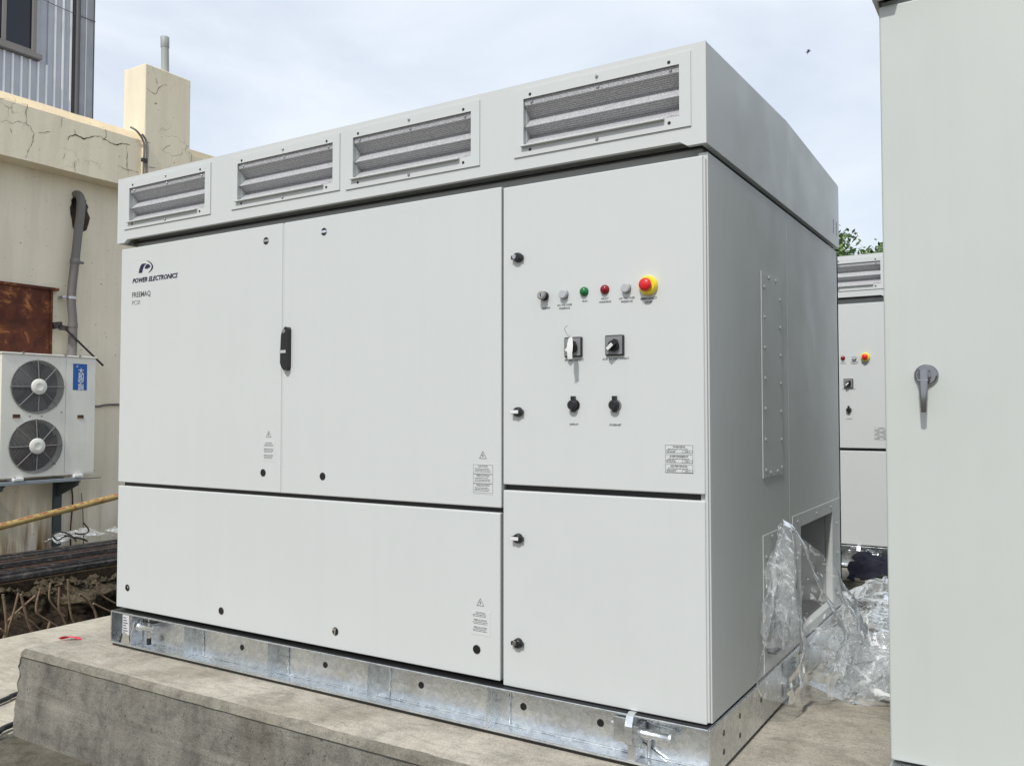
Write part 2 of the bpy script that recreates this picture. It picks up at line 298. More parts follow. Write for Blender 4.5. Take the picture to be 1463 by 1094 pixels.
CRACKS=[[[-5.146, 2.039, 4.042], [-5.146, 2.106, 4.07], [-5.146, 2.158, 4.053], [-5.146, 2.227, 4.097], [-5.146, 2.298, 4.099], [-5.146, 2.343, 4.076], [-5.146, 2.38, 4.023], [-5.146, 2.373, 3.929], [-5.146, 2.33, 3.827], [-5.146, 2.305, 3.729]], [[-5.146, 2.753, 4.052], [-5.146, 2.772, 4.099], [-5.146, 2.84, 4.127], [-5.146, 2.939, 4.107], [-5.146, 3.019, 4.16], [-5.146, 3.111, 4.189]], [[-5.146, 3.111, 4.189], [-5.146, 3.184, 4.17], [-5.146, 3.247, 4.152], [-5.146, 3.311, 4.149], [-5.146, 3.418, 4.19], [-5.146, 3.488, 4.189]], [[-5.146, 2.241, 4.291], [-5.146, 2.312, 4.294], [-5.146, 2.295, 4.217], [-5.146, 2.306, 4.147], [-5.146, 2.298, 4.099]], [[-5.146, 2.142, 4.0], [-5.146, 2.157, 3.951]], [[-5.146, 2.425, 4.039], [-5.146, 2.498, 4.059], [-5.146, 2.557, 4.082]], [[-5.146, 2.835, 3.855], [-5.146, 2.83, 3.787], [-5.146, 2.84, 3.723]], [[-5.146, 3.182, 4.287], [-5.146, 3.193, 4.212], [-5.146, 3.142, 4.149]], [[-5.146, 3.451, 4.173], [-5.146, 3.455, 3.942], [-5.146, 3.473, 3.836]], [[-5.146, 2.702, 3.831], [-5.146, 2.724, 3.893]], [[-5.146, 2.682, 4.277], [-5.146, 2.674, 4.162]], [[-5.146, 2.819, 4.184], [-5.146, 2.84, 4.127]], [[-5.146, 3.337, 3.913], [-5.146, 3.467, 3.895], [-5.146, 3.6, 3.897]], [[-5.096, 3.661, 4.897], [-5.096, 3.731, 4.878], [-5.096, 3.789, 4.876], [-5.096, 3.822, 4.96], [-5.096, 3.892, 5.025], [-5.096, 3.951, 5.023]], [[-5.096, 3.786, 5.052], [-5.096, 3.794, 4.992]], [[-5.096, 3.756, 4.756], [-5.096, 3.807, 4.768]], [[-5.096, 3.881, 4.227], [-5.096, 3.951, 4.298], [-5.096, 3.994, 4.316]], [[-5.096, 3.672, 4.258], [-5.096, 3.718, 4.267]], [[-5.096, 4.232, 4.298], [-5.096, 4.295, 4.272], [-5.096, 4.292, 4.185]], [[-5.096, 3.666, 3.976], [-5.096, 3.792, 3.987]]]
REBARS=[[[-2.5, 0.781, -0.192], [-2.5, 0.799, -0.309], [-2.5, 0.81, -0.441], [-2.5, 0.784, -0.532]], [[-2.6, 0.944, -0.219], [-2.6, 0.91, -0.367], [-2.6, 0.868, -0.499], [-2.6, 0.861, -0.563]], [[-2.7, 1.127, -0.284], [-2.7, 0.992, -0.378], [-2.7, 0.919, -0.439]], [[-2.5, 0.906, -0.214], [-2.5, 0.938, -0.335], [-2.5, 0.969, -0.441], [-2.5, 1.004, -0.523]], [[-2.8, 1.059, -0.412], [-2.8, 1.152, -0.5], [-2.8, 1.242, -0.597]], [[-3.1, 1.392, -0.311], [-3.1, 1.365, -0.398]], [[-3.0, 1.309, -0.377], [-3.0, 1.307, -0.484], [-3.0, 1.41, -0.578], [-3.0, 1.468, -0.626]], [[-2.6, 1.25, -0.234], [-2.6, 1.249, -0.39], [-2.6, 1.282, -0.466], [-2.6, 1.315, -0.551]], [[-2.6, 1.317, -0.184], [-2.6, 1.329, -0.353], [-2.6, 1.35, -0.471], [-2.6, 1.384, -0.548]], [[-2.6, 1.412, -0.315], [-2.6, 1.479, -0.371], [-2.6, 1.538, -0.463], [-2.6, 1.561, -0.54]], [[-3.0, 1.797, -0.312], [-3.0, 1.841, -0.425], [-3.0, 1.904, -0.485], [-3.0, 1.98, -0.537]], [[-2.9, 1.717, -0.477], [-2.9, 1.81, -0.537], [-2.9, 1.883, -0.58]], [[-2.4, 1.068, -0.432], [-2.4, 1.048, -0.498]], [[-2.4, 0.714, -0.407], [-2.4, 0.746, -0.446], [-2.4, 0.763, -0.497]], [[-3.15, 1.5, -0.297], [-3.15, 1.493, -0.427], [-3.15, 1.563, -0.534], [-3.15, 1.622, -0.593]]]
WIREPTS=[[[-4.7, 2.73, -0.044], [-4.7, 2.789, -0.122], [-4.7, 2.764, -0.155], [-4.7, 2.701, -0.159], [-4.7, 2.639, -0.14]], [[-4.7, 2.387, -0.157], [-4.7, 2.433, -0.116], [-4.7, 2.505, -0.113], [-4.7, 2.578, -0.145], [-4.7, 2.628, -0.186], [-4.7, 2.702, -0.201], [-4.7, 2.778, -0.24]], [[-4.65, 2.375, -0.129], [-4.65, 2.429, -0.181], [-4.65, 2.5, -0.155], [-4.65, 2.572, -0.152], [-4.65, 2.623, -0.217]], [[-4.6, 2.47, -0.136], [-4.6, 2.567, -0.165], [-4.6, 2.691, -0.204]]]
TAPE_=[[-0.274, -0.13, -0.008], [-0.301, -0.086, -0.008], [-0.275, -0.07, -0.008], [-0.204, -0.102, -0.008], [-0.214, -0.123, -0.008]]
PIPE=[[-5.3, 3.006, 3.49], [-5.3, 3.007, 3.42], [-5.3, 2.98, 3.116], [-5.3, 2.946, 2.758], [-5.3, 2.914, 2.365], [-5.3, 2.935, 2.096], [-5.3, 2.935, 1.671]]
CHWIRE=[[-5.14, 3.49, 4.4], [-5.08, 3.525, 4.357], [-5.08, 3.599, 4.288], [-5.08, 3.628, 4.196], [-5.08, 3.622, 3.989], [-5.08, 3.626, 3.767]]# ------------------------------------------------------------------ the ground and the pads
GROUND_Z=-.404
def ngrid(name,x0,x1,y0,y1,nx,ny,zf,m):
    mb=MB(); mb.grid(lambda u,v:(x0+(x1-x0)*u,y0+(y1-y0)*v,zf(x0+(x1-x0)*u,y0+(y1-y0)*v)),nx,ny,m); return obj(name,mb)
def fbm(x,y,z=0,o=4): return noise.fractal(Vector((x,y,z)),1.0,2.0,o)
# far ground: one sheet to the horizon with the trench cut out of it
mb=MB()
TX0,TX1,TY0,TY1=-5.38,-2.03,-4.0,12.0
H=400
for a in ((-H,TX0,-H,H),(TX1,H,-H,H),(TX0,TX1,-H,TY0),(TX0,TX1,TY1,H)):
    mb.add([(a[0],a[2],GROUND_Z),(a[1],a[2],GROUND_Z),(a[1],a[3],GROUND_Z),(a[0],a[3],GROUND_Z)],[(0,1,2,3)],SOILG)
struct(obj('ground',mb))
# pale slab left of the pad, with a real broken thickness towards the trench
mb=MB(); random.seed(3)
n=160; top=[]; 
edge=[(-2.07+.006*fbm(0,i*.12*8,1)+.004*random.random(),-4+16*i/n) for i in range(n+1)]
for i in range(n):
    (xa,ya),(xb,yb)=edge[i],edge[i+1]; zt=-.394
    xe=-.285-.02*math.sin(ya) if False else -.30
    mb.add([(xa,ya,zt),(xe,ya,zt),(xe,yb,zt),(xb,yb,zt)],[(0,1,2,3)],SLAB)
    mb.add([(xa,ya,zt),(xb,yb,zt),(xb+.02,yb,zt-.16),(xa+.02,ya,zt-.16)],[(0,1,2,3)],ARRIS)
mb.add([(-.30,-4,-.394),(-.30,12,-.394),(-.30,12,-.404),(-.30,-4,-.404)],[(0,1,2,3)],SLAB)
mb.add([(-2.07,-4,-.394),(-.30,-4,-.394),(-.30,-4,-.404),(-2.07,-4,-.404)],[(0,1,2,3)],SLAB)
struct(obj('concrete_slab',mb))
# trench: floor and near wall, far bank
mb=MB()
mb.grid(lambda u,v:(-3.5+1.5*u,-4+16*v,-1.15+.16*fbm(-3.5+1.5*u,(-4+16*v)*1.3,2)),24,200,SOIL)
mb.grid(lambda u,v:(-2.045+.03*fbm(v*20,u*3),-4+16*v,-1.2+.66*u),6,100,SOIL)
struct(obj('trench_floor',mb))
def bank(u,v):
    y=-4+16*v
    if u<.5:
        t=u/.5; z=-1.2+.72*t; x=-3.18-.42*t**2-.10*math.sin(t*3.1)
        d=.20*fbm(y*2.4,z*2.6,5,5)+.03*fbm(y*12,z*12,5,3); return (x+d,y+.05*fbm(y*4,z*4,9),z+.05*fbm(y*3,z*3,3))
    t=(u-.5)/.5; x=-3.60-1.9*t; z=-.455+.10*fbm(y*3.5,x*3.5,7,6)*(1-t*.6)+.06*t
    x+=.16*fbm(y*1.7,1.3,4,4)*(1-t)+.06*fbm(y*9,3,4,3)*(1-t); return (x,y,z+.03*fbm(y*11,x*11,3,3)*(1-t))
mb=MB(); mb.grid(bank,90,620,CRUST)
for i,f in enumerate(mb.f):
    zc=sum(mb.v[k][2] for k in f)/4; xc=mb.v[f[0]][0]
    if zc<-.57-.09*fbm(mb.v[f[0]][1]*2.2,0,2): mb.m[i]=mb.mi(SOIL)
struct(obj('earth_bank',mb))
mb=MB(); random.seed(5)      # clods and rubble on the bank edge
for i in range(900):
    y=random.uniform(.2,4); x=-3.55-abs(random.gauss(0,.12)); s=random.choice([.006,.01,.014,.02,.03])*random.uniform(.7,1.2)
    c=Vector((x,y,-.45+.10*fbm(y*3.5,x*3.5,7,6)+s*.3)); vs=[]
    for d in ((1,0,0),(-1,0,0),(0,1,0),(0,-1,0),(0,0,1),(0,0,-1)): vs.append(c+Vector(d)*s*random.uniform(.7,1.3)+Vector((random.uniform(-1,1),random.uniform(-1,1),random.uniform(-1,1)))*s*.3)
    mb.add(vs,[(0,2,4),(2,1,4),(1,3,4),(3,0,4),(2,0,5),(1,2,5),(3,1,5),(0,3,5)],CRUST)
struct(obj('soil_clods',mb),'stuff')
# main pad
def pad(name,x0,x1,y0,y1,zt=-.012,ch=.028,detail=True):
    mb=MB(); nx=260 if detail else 40; z0=GROUND_Z-.02
    NL=15; ztop=zt-ch-.002
    def fz(k): return z0+(ztop-z0)*k/(NL-1)
    def endx(z): t=(z-z0)/(zt-z0); return x0-.022*(1-t)+(.020*fbm(z*17,4.2,2)+.008*fbm(z*60,1,2) if t<.96 else .0)
    prof=lambda x:[(y0-.030+.020*k/(NL-1)+.004*fbm(x*3,fz(k)*6,1)+(.005 if k>=8 else 0)+.0015*fbm(x*30,fz(k)*30,1),fz(k)) for k in range(NL)]+[(y0-.0135+.003*fbm(x*9,1,1),zt-ch-.0015*abs(fbm(x*7,3,1))),
                   (y0-.004+.004*fbm(x*11,5),zt-ch*.40),(y0+.012+.007*fbm(x*3.1,1,1,5)+.012*max(0,fbm(x*7,9,1,3)),zt-.001),(y0+.06,zt),(y1,zt)]
    xs=[x0+(x1-x0)*i/nx for i in range(nx+1)]; P=[prof(x) for x in xs]
    for k in range(NL+4):
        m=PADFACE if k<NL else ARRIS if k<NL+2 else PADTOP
        ex=lambda x,z:(endx(z)+.006 if x==x0 else x)
        vs=[(ex(x,p[k][1]),p[k][0],p[k][1]) for x,p in zip(xs,P)]+[(ex(x,p[k+1][1]),p[k+1][0],p[k+1][1]) for x,p in zip(xs,P)]
        mb.add(vs,[(i,i+1,nx+2+i,nx+1+i) for i in range(nx)],m,smooth=(k<NL-1 or k in(NL,NL+1)))
    # rough left end
    nz_=26; L=[]
    for j in range(nz_+1):
        t=j/nz_; z=z0+(zt-z0)*t; row=[]
        yy=y0-.028+.02*t if t<.93 else y0+.05
        for i in range(30):
            y=yy+(y1-yy)*(i/29)**1.6; row.append((endx(z)+.012+.01*fbm(z*20,y*7,3) if i else endx(z)+.006,y,z))
        L.append(row)
    vs=[p for r in L for p in r]; mb.add(vs,[(j*30+i+1,j*30+i,(j+1)*30+i,(j+1)*30+i+1) for j in range(nz_) for i in range(29)],PADFACE,True)
    # stitches: the corner strip between face profile and end, the back and the right end
    mb.add([(x1,y0,z0),(x1,y1,z0),(x1,y1,zt),(x1,y0,zt)],[(0,1,2,3)],PADFACE)
    mb.add([(x0,y1,z0),(x1,y1,z0),(x1,y1,zt),(x0,y1,zt)],[(3,2,1,0)],PADFACE)
    return struct(obj(name,mb))
pad('concrete_pad',-.285,7.5,-.285,2.62)
pad('concrete_pad',-.285,7.5,3.66,6.6,detail=False)

# ------------------------------------------------------------------ the big grey power cabinet
def rivet_mesh(r=.0065,h=.004,m=STEEL,ax=(0,-1,0),n=10):
    mb=MB(); mb.lathe((0,0,0),ax,[(0,r),(h*.6,r*.85),(h,r*.35)],m,n); return mb
SCREW=rivet_mesh(.0062,.006).mesh('screw'); HOLE=MB().cyl((0,0,0),(0,-.0008,0),.0055,BLACK,10).mesh('screw_hole')
SIDER=rivet_mesh(.0078,.0045,M('rivet_grey_metal',(.48,.50,.50),.35,.5),(1,0,0)).mesh('rivet')
def build_cabinet():
    root=thing('power_cabinet','large pale grey electrical cabinet with four roof vents standing on the nearer concrete pad','electrical cabinet')
    W,D=2.931,1.947
    # body: back, left side, roof deck, front plate and the right side around its opening
    b=MB(); zt=1.886; zb=.157
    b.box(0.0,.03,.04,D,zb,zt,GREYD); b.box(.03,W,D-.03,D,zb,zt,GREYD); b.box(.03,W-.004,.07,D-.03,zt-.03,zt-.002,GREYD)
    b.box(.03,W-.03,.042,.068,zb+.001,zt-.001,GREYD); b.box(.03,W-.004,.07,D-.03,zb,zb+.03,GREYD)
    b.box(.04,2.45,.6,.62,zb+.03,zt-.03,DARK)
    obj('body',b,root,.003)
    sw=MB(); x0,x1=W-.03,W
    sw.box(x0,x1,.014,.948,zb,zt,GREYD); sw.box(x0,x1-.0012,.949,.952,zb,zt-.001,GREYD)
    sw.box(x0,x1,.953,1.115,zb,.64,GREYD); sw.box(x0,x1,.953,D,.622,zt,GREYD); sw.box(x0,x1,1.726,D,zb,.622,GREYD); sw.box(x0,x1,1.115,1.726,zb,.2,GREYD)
    obj('side_wall',sw,root,.004)
    nk=MB(); nk.box(.03,W-.035,.066,D-.03,zt,1.97,GREYD); nk.box(.02,W-.022,.05,D-.02,1.9155,1.9205,BLACK); obj('neck',nk,root)
    ed=MB(); ed.box(W-.014,W-.0045,.004,.0135,zb+.003,zt-.02,GREYD); obj('corner_post',ed,root,.002)
    # inside of the opening
    i=MB(); i.box(2.50,W-.032,1.727,1.745,.2,.64,GREYD); i.box(2.50,2.515,1.0,1.727,.19,.64,DARK); i.box(2.515,2.56,1.16,1.60,.36,.60,BRK); i.box(2.56,2.6,1.2,1.34,.44,.56,SWP)
    i.box(2.56,2.6,1.4,1.54,.44,.56,SWP); i.box(2.52,2.80,1.5,1.56,.19,.40,BLACK); i.cyl((2.7,1.35,.19),(2.7,1.35,.42),.012,STEEL); i.cyl((2.62,1.62,.19),(2.62,1.62,.47),.02,BLACK)
    i.cyl((2.6,1.27,.5),(2.607,1.27,.5),.03,BLACK); i.cyl((2.6,1.47,.5),(2.607,1.47,.5),.03,BLACK)
    i.box(2.515,W-.034,1.0,1.726,.1875,.1995,DARK); obj('gear_and_floor_shade',i,root)  # dark floor sheet added to deepen the shade inside the opening
    # roof hood: fascia with lowered ends, gabled sides
    HX0,HX1,HY,HD=-.018,2.936,-.012,1.960
    zh,zn,zT=1.922,1.907,2.221
    fa=MB()
    OP=[(.078,.629),(.842,1.401),(1.508,2.070),(2.289,2.852)]; za,zb_=2.0005,2.1675
    poly=[(HX0,zn),(HX0+.055,zn),(HX0+.08,zh),(HX1-.085,zh),(HX1-.06,zn),(HX1,zn),(HX1,za),(HX0,za)]
    fa.prism(poly,'y',HY,HY+.02,GREY); fa.box(HX0,HX1,HY,HY+.02,zb_,zT,GREY)
    xs=[HX0]+[v_ for o_ in OP for v_ in (o_[0]-.0025,o_[1]+.0025)]+[HX1]
    for i_ in range(0,10,2): fa.box(xs[i_],xs[i_+1],HY,HY+.02,za,zb_,GREY)
    obj('fascia',fa,root); h=MB()
    side=[(HY+.02,zn),(HD-.02,zn),(HD-.02,zT),(HD*.487,zT+.034),(HY+.02,zT)]
    h.prism(side,'x',HX1-.02,HX1-.0003,GREY); h.prism(side,'x',HX0+.0003,HX0+.02,GREY)
    h.prism([(HX0,zn),(HX1,zn),(HX1,zT),(HX0,zT)],'y',HD-.02,HD,GREY)
    h.add([(HX0+.02,HY+.02,zT-.003),(HX1-.02,HY+.02,zT-.003),(HX1-.02,HD*.487,zT+.031),(HX0+.02,HD*.487,zT+.031),(HX1-.02,HD-.02,zT-.003),(HX0+.02,HD-.02,zT-.003)],[(0,1,2,3),(3,2,4,5)],GREY)
    obj('roof_hood',h,root,.0035)
    # four vents
    for (a,c,z0,z1) in ((.040,.666,1.969,2.200),(.804,1.438,1.969,2.197),(1.470,2.107,1.964,2.199),(2.251,2.889,1.966,2.199)):
        oa,oc,o0,o1=a+.038,c-.037,2.003,2.165
        f=MB(); y0,y1=HY-.005,HY-.0003
        f.box(a,c,y0,y1,z0,o0,GREY); f.box(a,c,y0,y1,o1,z1,GREY); f.box(a,oa,y0,y1,o0,o1,GREY); f.box(oc,c,y0,y1,o0,o1,GREY)
        v=obj('vent',f,root)
        lp=MB(); lp.box(a+.032,c-.085,y0-.014,y0-.0002,1.997,2.0025,GREY); obj('drip_lip',lp,v,.001)
        g_=MB(); Y=HY+.001
        pr=[(Y+.004,o1),(Y+.004,2.153),(Y-.0-.0+.002,2.150),(Y+.045,2.124),(Y+.004,2.090),(Y+.045,2.064),(Y+.004,2.024),(Y+.016,2.016),(Y+.016,o0)]
        pr=[(Y+.002,o1+.002),(Y+.002,2.143),(Y+.046,2.110),(Y+.003,2.069),(Y+.046,2.046),(Y+.003,2.008),(Y+.005,o0-.001)]
        n_=len(pr); vs=[(oa+.0005,p[0],p[1]) for p in pr]+[(oc-.0005,p[0],p[1]) for p in pr]
        g_.add(vs,[(k,n_+k,n_+k+1,k+1) for k in range(n_-1)],PERF); g_.box(oa-.006,oa-.001,HY+.0205,HY+.066,o0,o1,GREY); g_.box(oa-.01,oc+.01,HY+.068,HY+.09,o0-.01,o1+.01,DARK)
        obj('perforated_louvre',g_,v)
        for (sx,sz,pr_) in ((.5,z1-.014,1),(.5,z0+.013,1)): link('screw',SCREW,v,(a+(c-a)*sx,y0,sz))
        for sx in (a+.065,c-.07):
            link('screw_hole',HOLE,v,(sx,y0,z1-.022)); link('screw_hole',HOLE,v,(sx,y0,z0+.02))
        for sx in (oa+.03,(oa+oc)/2,oc-.03):
            link('screw',SCREW,v,(sx,Y+.003,o1-.012))
            if sx!=(oa+oc)/2: link('screw',SCREW,v,(sx,Y+.012,o0+.006))
    # cut the fascia behind each vent: real recess (boolean free: dark box sits in the hood thickness)
    # doors
    def door(name,a,c,z0,z1,y0=0,t=.032,lab=None):
        d=MB(); d.box(a,c,y0,y0+t,z0,z1,GREY); return obj(name,d,root,.004,3,lab)
    d1=door('door',0,1.1045,.7575,1.880,.0006,lab='narrow upper left door with the printed logo'); d2=door('door',1.1155,2.1885,.7575,1.8795,0,lab='wide upper middle door')
    d3=door('cover_panel',0.001,2.1835,.164,.740,.0015,.03); d4=door('door',2.1985,2.9195,.8400,1.873,-.003,lab='upper right door with lamps and switches')
    d5=door('door',2.1985,2.9195,.155,.8205,-.003,lab='lower right door')
    st=MB(); st.box(1.1046,1.1154,.0045,.03,.758,1.878,GREYD); obj('centre_strip',st,root)
    for (a,c,z0,z1) in ((.02,2.18,.7405,.7570),(2.2,2.915,.8207,.8398)):
        gk=MB(); gk.box(a,c,.024,.0415,z0,z1,BLACK); obj('door_gap_shade',gk,root)  # black strips paint the shade in the gaps between upper and lower doors
    gk=MB(); gk.box(2.1886,2.1984,.022,.0415,.16,1.87,DARK); obj('door_gap_shade',gk,root)  # dark strip painting the shade of the upright door gap
    gk=MB(); gk.box(1.22,1.27,.0425-.03,.0415,.7405,.757,GREYD)
    # quarter turn locks
    def lock(p,x,z,glint):
        l=MB(); l.lathe((x,.0004,z),(0,-1,0),[(0,.0155),(.0015,.0155),(.0016,.0135)],BLACK,18)
        if glint=='band': l.box(x-.0125,x+.0125,-.0035,-.0012,z-.0048,z+.0048,CHROME); l.lathe((x+.013,-.0006,z-.001),(0,-1,0),[(0,.005),(.001,.004)],CHROME,10)  # chrome pieces put in as the bright reflection on the lock
        if glint=='dot': l.lathe((x+.002,-.001,z+.001),(0,-1,0),[(0,.007),(.003,.006)],CHROME,12); l.box(x-.004,x+.004,-.0052,-.0041,z-.001,z+.004,BLACK)
        if glint=='x': l.add([(x-.004,-.004,z-.013),(x+.003,-.004,z-.013),(x+.006,-.004,z+.013),(x-.001,-.004,z+.013)],[(0,1,2,3)],CHROME); l.box(x-.011,x-.003,-.0045,-.001,z+.002,z+.011,CHROME)
        obj('lock',l,p)
    lock(d1,1.006,1.815,'band'); lock(d2,1.341,1.816,'band'); lock(d1,1.003,.837,''); lock(d2,1.344,.835,'')
    for x,z,s_ in ((.088,.262,'dot'),(.751,.233,''),(1.418,.234,'x'),(2.087,.260,'')): lock(d3,x,z,s_)
    # wing knobs on the right doors
    def knob(p,x,z,mode):
        k=MB(); y=-.003; k.lathe((x,y,z),(0,-1,0),[(0,.0172),(.005,.0172),(.008,.0165),(.015,.0155),(.018,.012)],BLACK,22)
        if mode=='cap': k.box(x-.0225,x+.0225,y-.016,y-.004,z-.0065,z+.0065,BLACK); k.lathe((x-.0065,y-.0181,z+.001),(0,-1,0),[(0,.0085),(.004,.0075)],STEEL,14)
        if mode=='band': k.box(x-.0225,x+.0225,y-.016,y-.004,z-.007,z+.007,BLACK); k.box(x-.022,x+.0095,y-.0215,y-.0183,z-.0058,z+.0058,M('polished_silver_bar',(.80,.80,.80),.35,.3))
        obj('wing_knob',k,p,.0012)
    knob(d4,2.262,1.621,'cap'); knob(d4,2.262,1.090,'band'); knob(d5,2.262,.660,'band'); knob(d5,2.262,.307,'cap')
    # swing handle
    hd=MB(); pr=[(1.128,1.405),(1.134,1.425),(1.150,1.441),(1.160,1.4405),(1.166,1.430),(1.166,1.277),(1.158,1.263),(1.146,1.261),(1.132,1.275),(1.124,1.293),(1.124,1.325)]
    hd.prism([(x-.004,z) for x,z in pr],'y',-.022,-.0004,BLACK); hd2=obj('handle',hd,d2,.005,3)
    hb=MB(); hb.box(1.118,1.155,-.0245,-.0222,1.333,1.345,CHROME); obj('handle_band',hb,hd2); hb=MB(); hb.lathe((1.140,-.0222,1.423),(0,-1,0),[(0,.009),(.0015,.008)],SWP,14); obj('key_cover',hb,hd2)
    # control items
    Y=-.0034
    def lab(p,t,x,z,h=.0062,w=None,f=.012,m=PRINT):
        k=MB(); 
        for i_,s_ in enumerate(t.split('\n')): textmb(k,s_,x,Y-.0006,z-i_*h*1.75,h,m,align='C',fat=f)
        obj('printed_caption',k,p)
    k=MB(); k.lathe((2.366,Y,1.480),(0,-1,0),[(0,.0155),(.012,.0155),(.013,.010)],BLACK,20); k.lathe((2.366,Y-.013,1.480),(0,-1,0),[(0,.009),(.006,.009),(.0065,.0145),(.014,.0145),(.016,.012)],paint('brass_grey_key_barrel',(.26,.25,.21),.35,.05),24)
    k.lathe((2.366,Y-.0291,1.480),(0,-1,0),[(0,.0095),(.0012,.0085)],STEEL,16); k.box(2.3645,2.3675,Y-.0315,Y-.0304,1.475,1.486,BLACK); obj('key_switch',k,d4)
    for x,z,m,nm,flat in ((2.441,1.4805,LENS,'lamp',1),(2.515,1.4845,GRN,'green_lamp',0),(2.590,1.4855,DRED,'red_lamp',0),(2.667,1.4835,LENS,'lamp',1)):
        k=MB()
        if flat: k.lathe((x,Y,z),(0,-1,0),[(0,.0150),(.004,.0150)],BLACK,22); k.lathe((x,Y-.004,z),(0,-1,0),[(0,.0148),(.010,.0148),(.0125,.0125)],m,24)
        else: k.lathe((x,Y,z),(0,-1,0),[(0,.0155),(.003,.0155),(.003,.0148),(.007,.0142),(.011,.0118),(.014,.0075),(.0152,.002)],m,26)
        obj(nm,k,d4)
    k=MB(); x,z=2.742,1.4865
    k.lathe((x,Y,z),(0,-1,0),[(0,.031),(.010,.031),(.016,.0275),(.020,.0262)],YEL,36); k.lathe((x,Y-.0201,z),(0,-1,0),[(0,.012),(.004,.012),(.0045,.019),(.010,.0208),(.016,.0188),(.0195,.0125),(.021,.002)],RED,30)
    obj('emergency_stop_button',k,d4)
    lab(d4,'ON/OFF',2.3705,1.4365); lab(d4,'DC VOLTAGE\nPRESENCE',2.4415,1.4425); lab(d4,'RUN',2.517,1.4505); lab(d4,'FAULT\nWARNING',2.590,1.4535); lab(d4,'AC VOLTAGE\nPRESENCE',2.667,1.4495); lab(d4,'EMERGENCY\nSTOP',2.742,1.4430,.0068,f=.02)
    for x,z,txt in ((2.4765,1.3035,'DC DISCONNECT'),(2.626,1.303,'AUX. AC DISCONNECT')):
        k=MB(); k.box(x-.0325,x+.0325,Y-.0095,Y,z-.033,z+.033,BLACK); s_=obj('rotary_switch',k,d4,.003)
        k=MB(); k.box(x-.0285,x+.0285,Y-.0112,Y-.0096,z-.029,z+.029,SWP); obj('switch_plate',k,s_)
    # (sub-parts of a switch would be a fourth level: knobs hang on the door instead)
        k=MB(); k.lathe((x,Y-.0113,z-.002),(0,-1,0),[(0,.0185),(.012,.0175),(.0125,.014)],BLACK,24)
        ca,sa=math.cos(R(42)),math.sin(R(42)); q=[(-.020,-.0075),(.022,-.0085),(.026,0),(.022,.0085),(-.020,.0075)]
        k.prism([(x+a_*ca-b_*sa,z-.002+a_*sa+b_*ca) for a_,b_ in q],'y',Y-.036,Y-.0239,BLACK)
        q=[(-.018,-.0055),(.007,-.0055),(.007,.0055),(-.018,.0055)]; k.prism([(x+a_*ca-b_*sa,z-.002+a_*sa+b_*ca) for a_,b_ in q],'y',Y-.0368,Y-.0362,M('silver_insert',(.62,.63,.62),.35))
        obj('switch_knob',k,d4,.001); lab(d4,txt,x+.001,z-.046,.0062,f=.01)
    for x,z,txt in ((2.4765,1.1125,'DISPLAY'),(2.6255,1.1115,'ETHERNET')):
        k=MB(); k.lathe((x+.003,Y,z),(0,-1,0),[(0,.018),(.004,.018)],SWP if txt=='ETHERNET' else BLACK,22); k.lathe((x,Y-.004,z),(0,-1,0),[(0,.0165),(.016,.016),(.019,.012)],BLACK,22)
        k.box(x-.0065,x+.0065,Y-.014,Y-.001,z+.012,z+.029,BLACK); k.box(x-.006,x+.006,Y-.013,Y-.003,z-.023,z-.012,BLACK); obj('socket_cap',k,d4); lab(d4,txt,x,z-.0665,.0062)
    # printed logo and model name
    k=MB()
    for p_ in (LOGO_STEM,LOGO_BOWL,LOGO_ARC): k.add([(a_,-.0007,c_) for a_,b_,c_ in p_],[tuple(range(len(p_)))] if p_ is not LOGO_ARC else [(0,1,12,13),(1,2,11,12),(2,3,10,11),(3,4,9,10),(4,5,8,9),(5,6,8),(6,7,8)],INK)
    textmb(k,'POWER ELECTRONICS',.090,-.0007,1.7085,.0215,INK,width=.338,shear=.30,fat=.030); obj('printed_logo',k,d1)
    k=MB(); textmb(k,'FREEMAQ',.090,-.0007,1.6395,.0245,INKG,width=.140,fat=.004); textmb(k,'PCSK',.090,-.0007,1.604,.0205,INKL,width=.066,fat=-.004); obj('printed_model_name',k,d1)
    # warning stickers
    def tri(k,x,z,s,y,m):
        for s0,s1 in ((s,s*.86),): 
            A=[(x-s0,z-s0*.62),(x+s0,z-s0*.62),(x,z+s0*1.12)]; B=[(x-s1,z-s0*.62+s*.075),(x+s1,z-s0*.62+s*.075),(x,z+s1*1.09)]
            k.add([(a_,y,b_) for a_,b_ in A+B],[(0,1,4,3),(1,2,5,4),(2,0,3,5)],m)
        q=[(.02,.55),(-.25,.02),(-.02,.06),(-.16,-.42),(.22,.14),(.0,.10)]; k.add([(x+a_*s,y,z+b_*s) for a_,b_ in q],[(0,1,2),(2,5,0),(2,3,4),(4,5,2)],m)
    def para(k,x0,x1,z,n,y,m,dz=.0052,th=.0019):
        random.seed(int(z*1e4))
        for i_ in range(n):
            p=x0+random.uniform(0,.004)*(i_%2); e=x1-random.uniform(0,.012)
            while p<e:
                q=min(p+random.uniform(.004,.013),e); k.add([(p,y,z-i_*dz),(q,y,z-i_*dz),(q,y,z-i_*dz+th),(p,y,z-i_*dz+th)],[(0,1,2,3)],m); p=q+.0016
    def rect(k,x0,x1,z0,z1,y,m,t=.001):
        for a_ in ((x0,x1,z0,z0+t),(x0,x1,z1-t,z1),(x0,x0+t,z0,z1),(x1-t,x1,z0,z1)): k.add([(a_[0],y,a_[2]),(a_[1],y,a_[2]),(a_[1],y,a_[3]),(a_[0],y,a_[3])],[(0,1,2,3)],m)
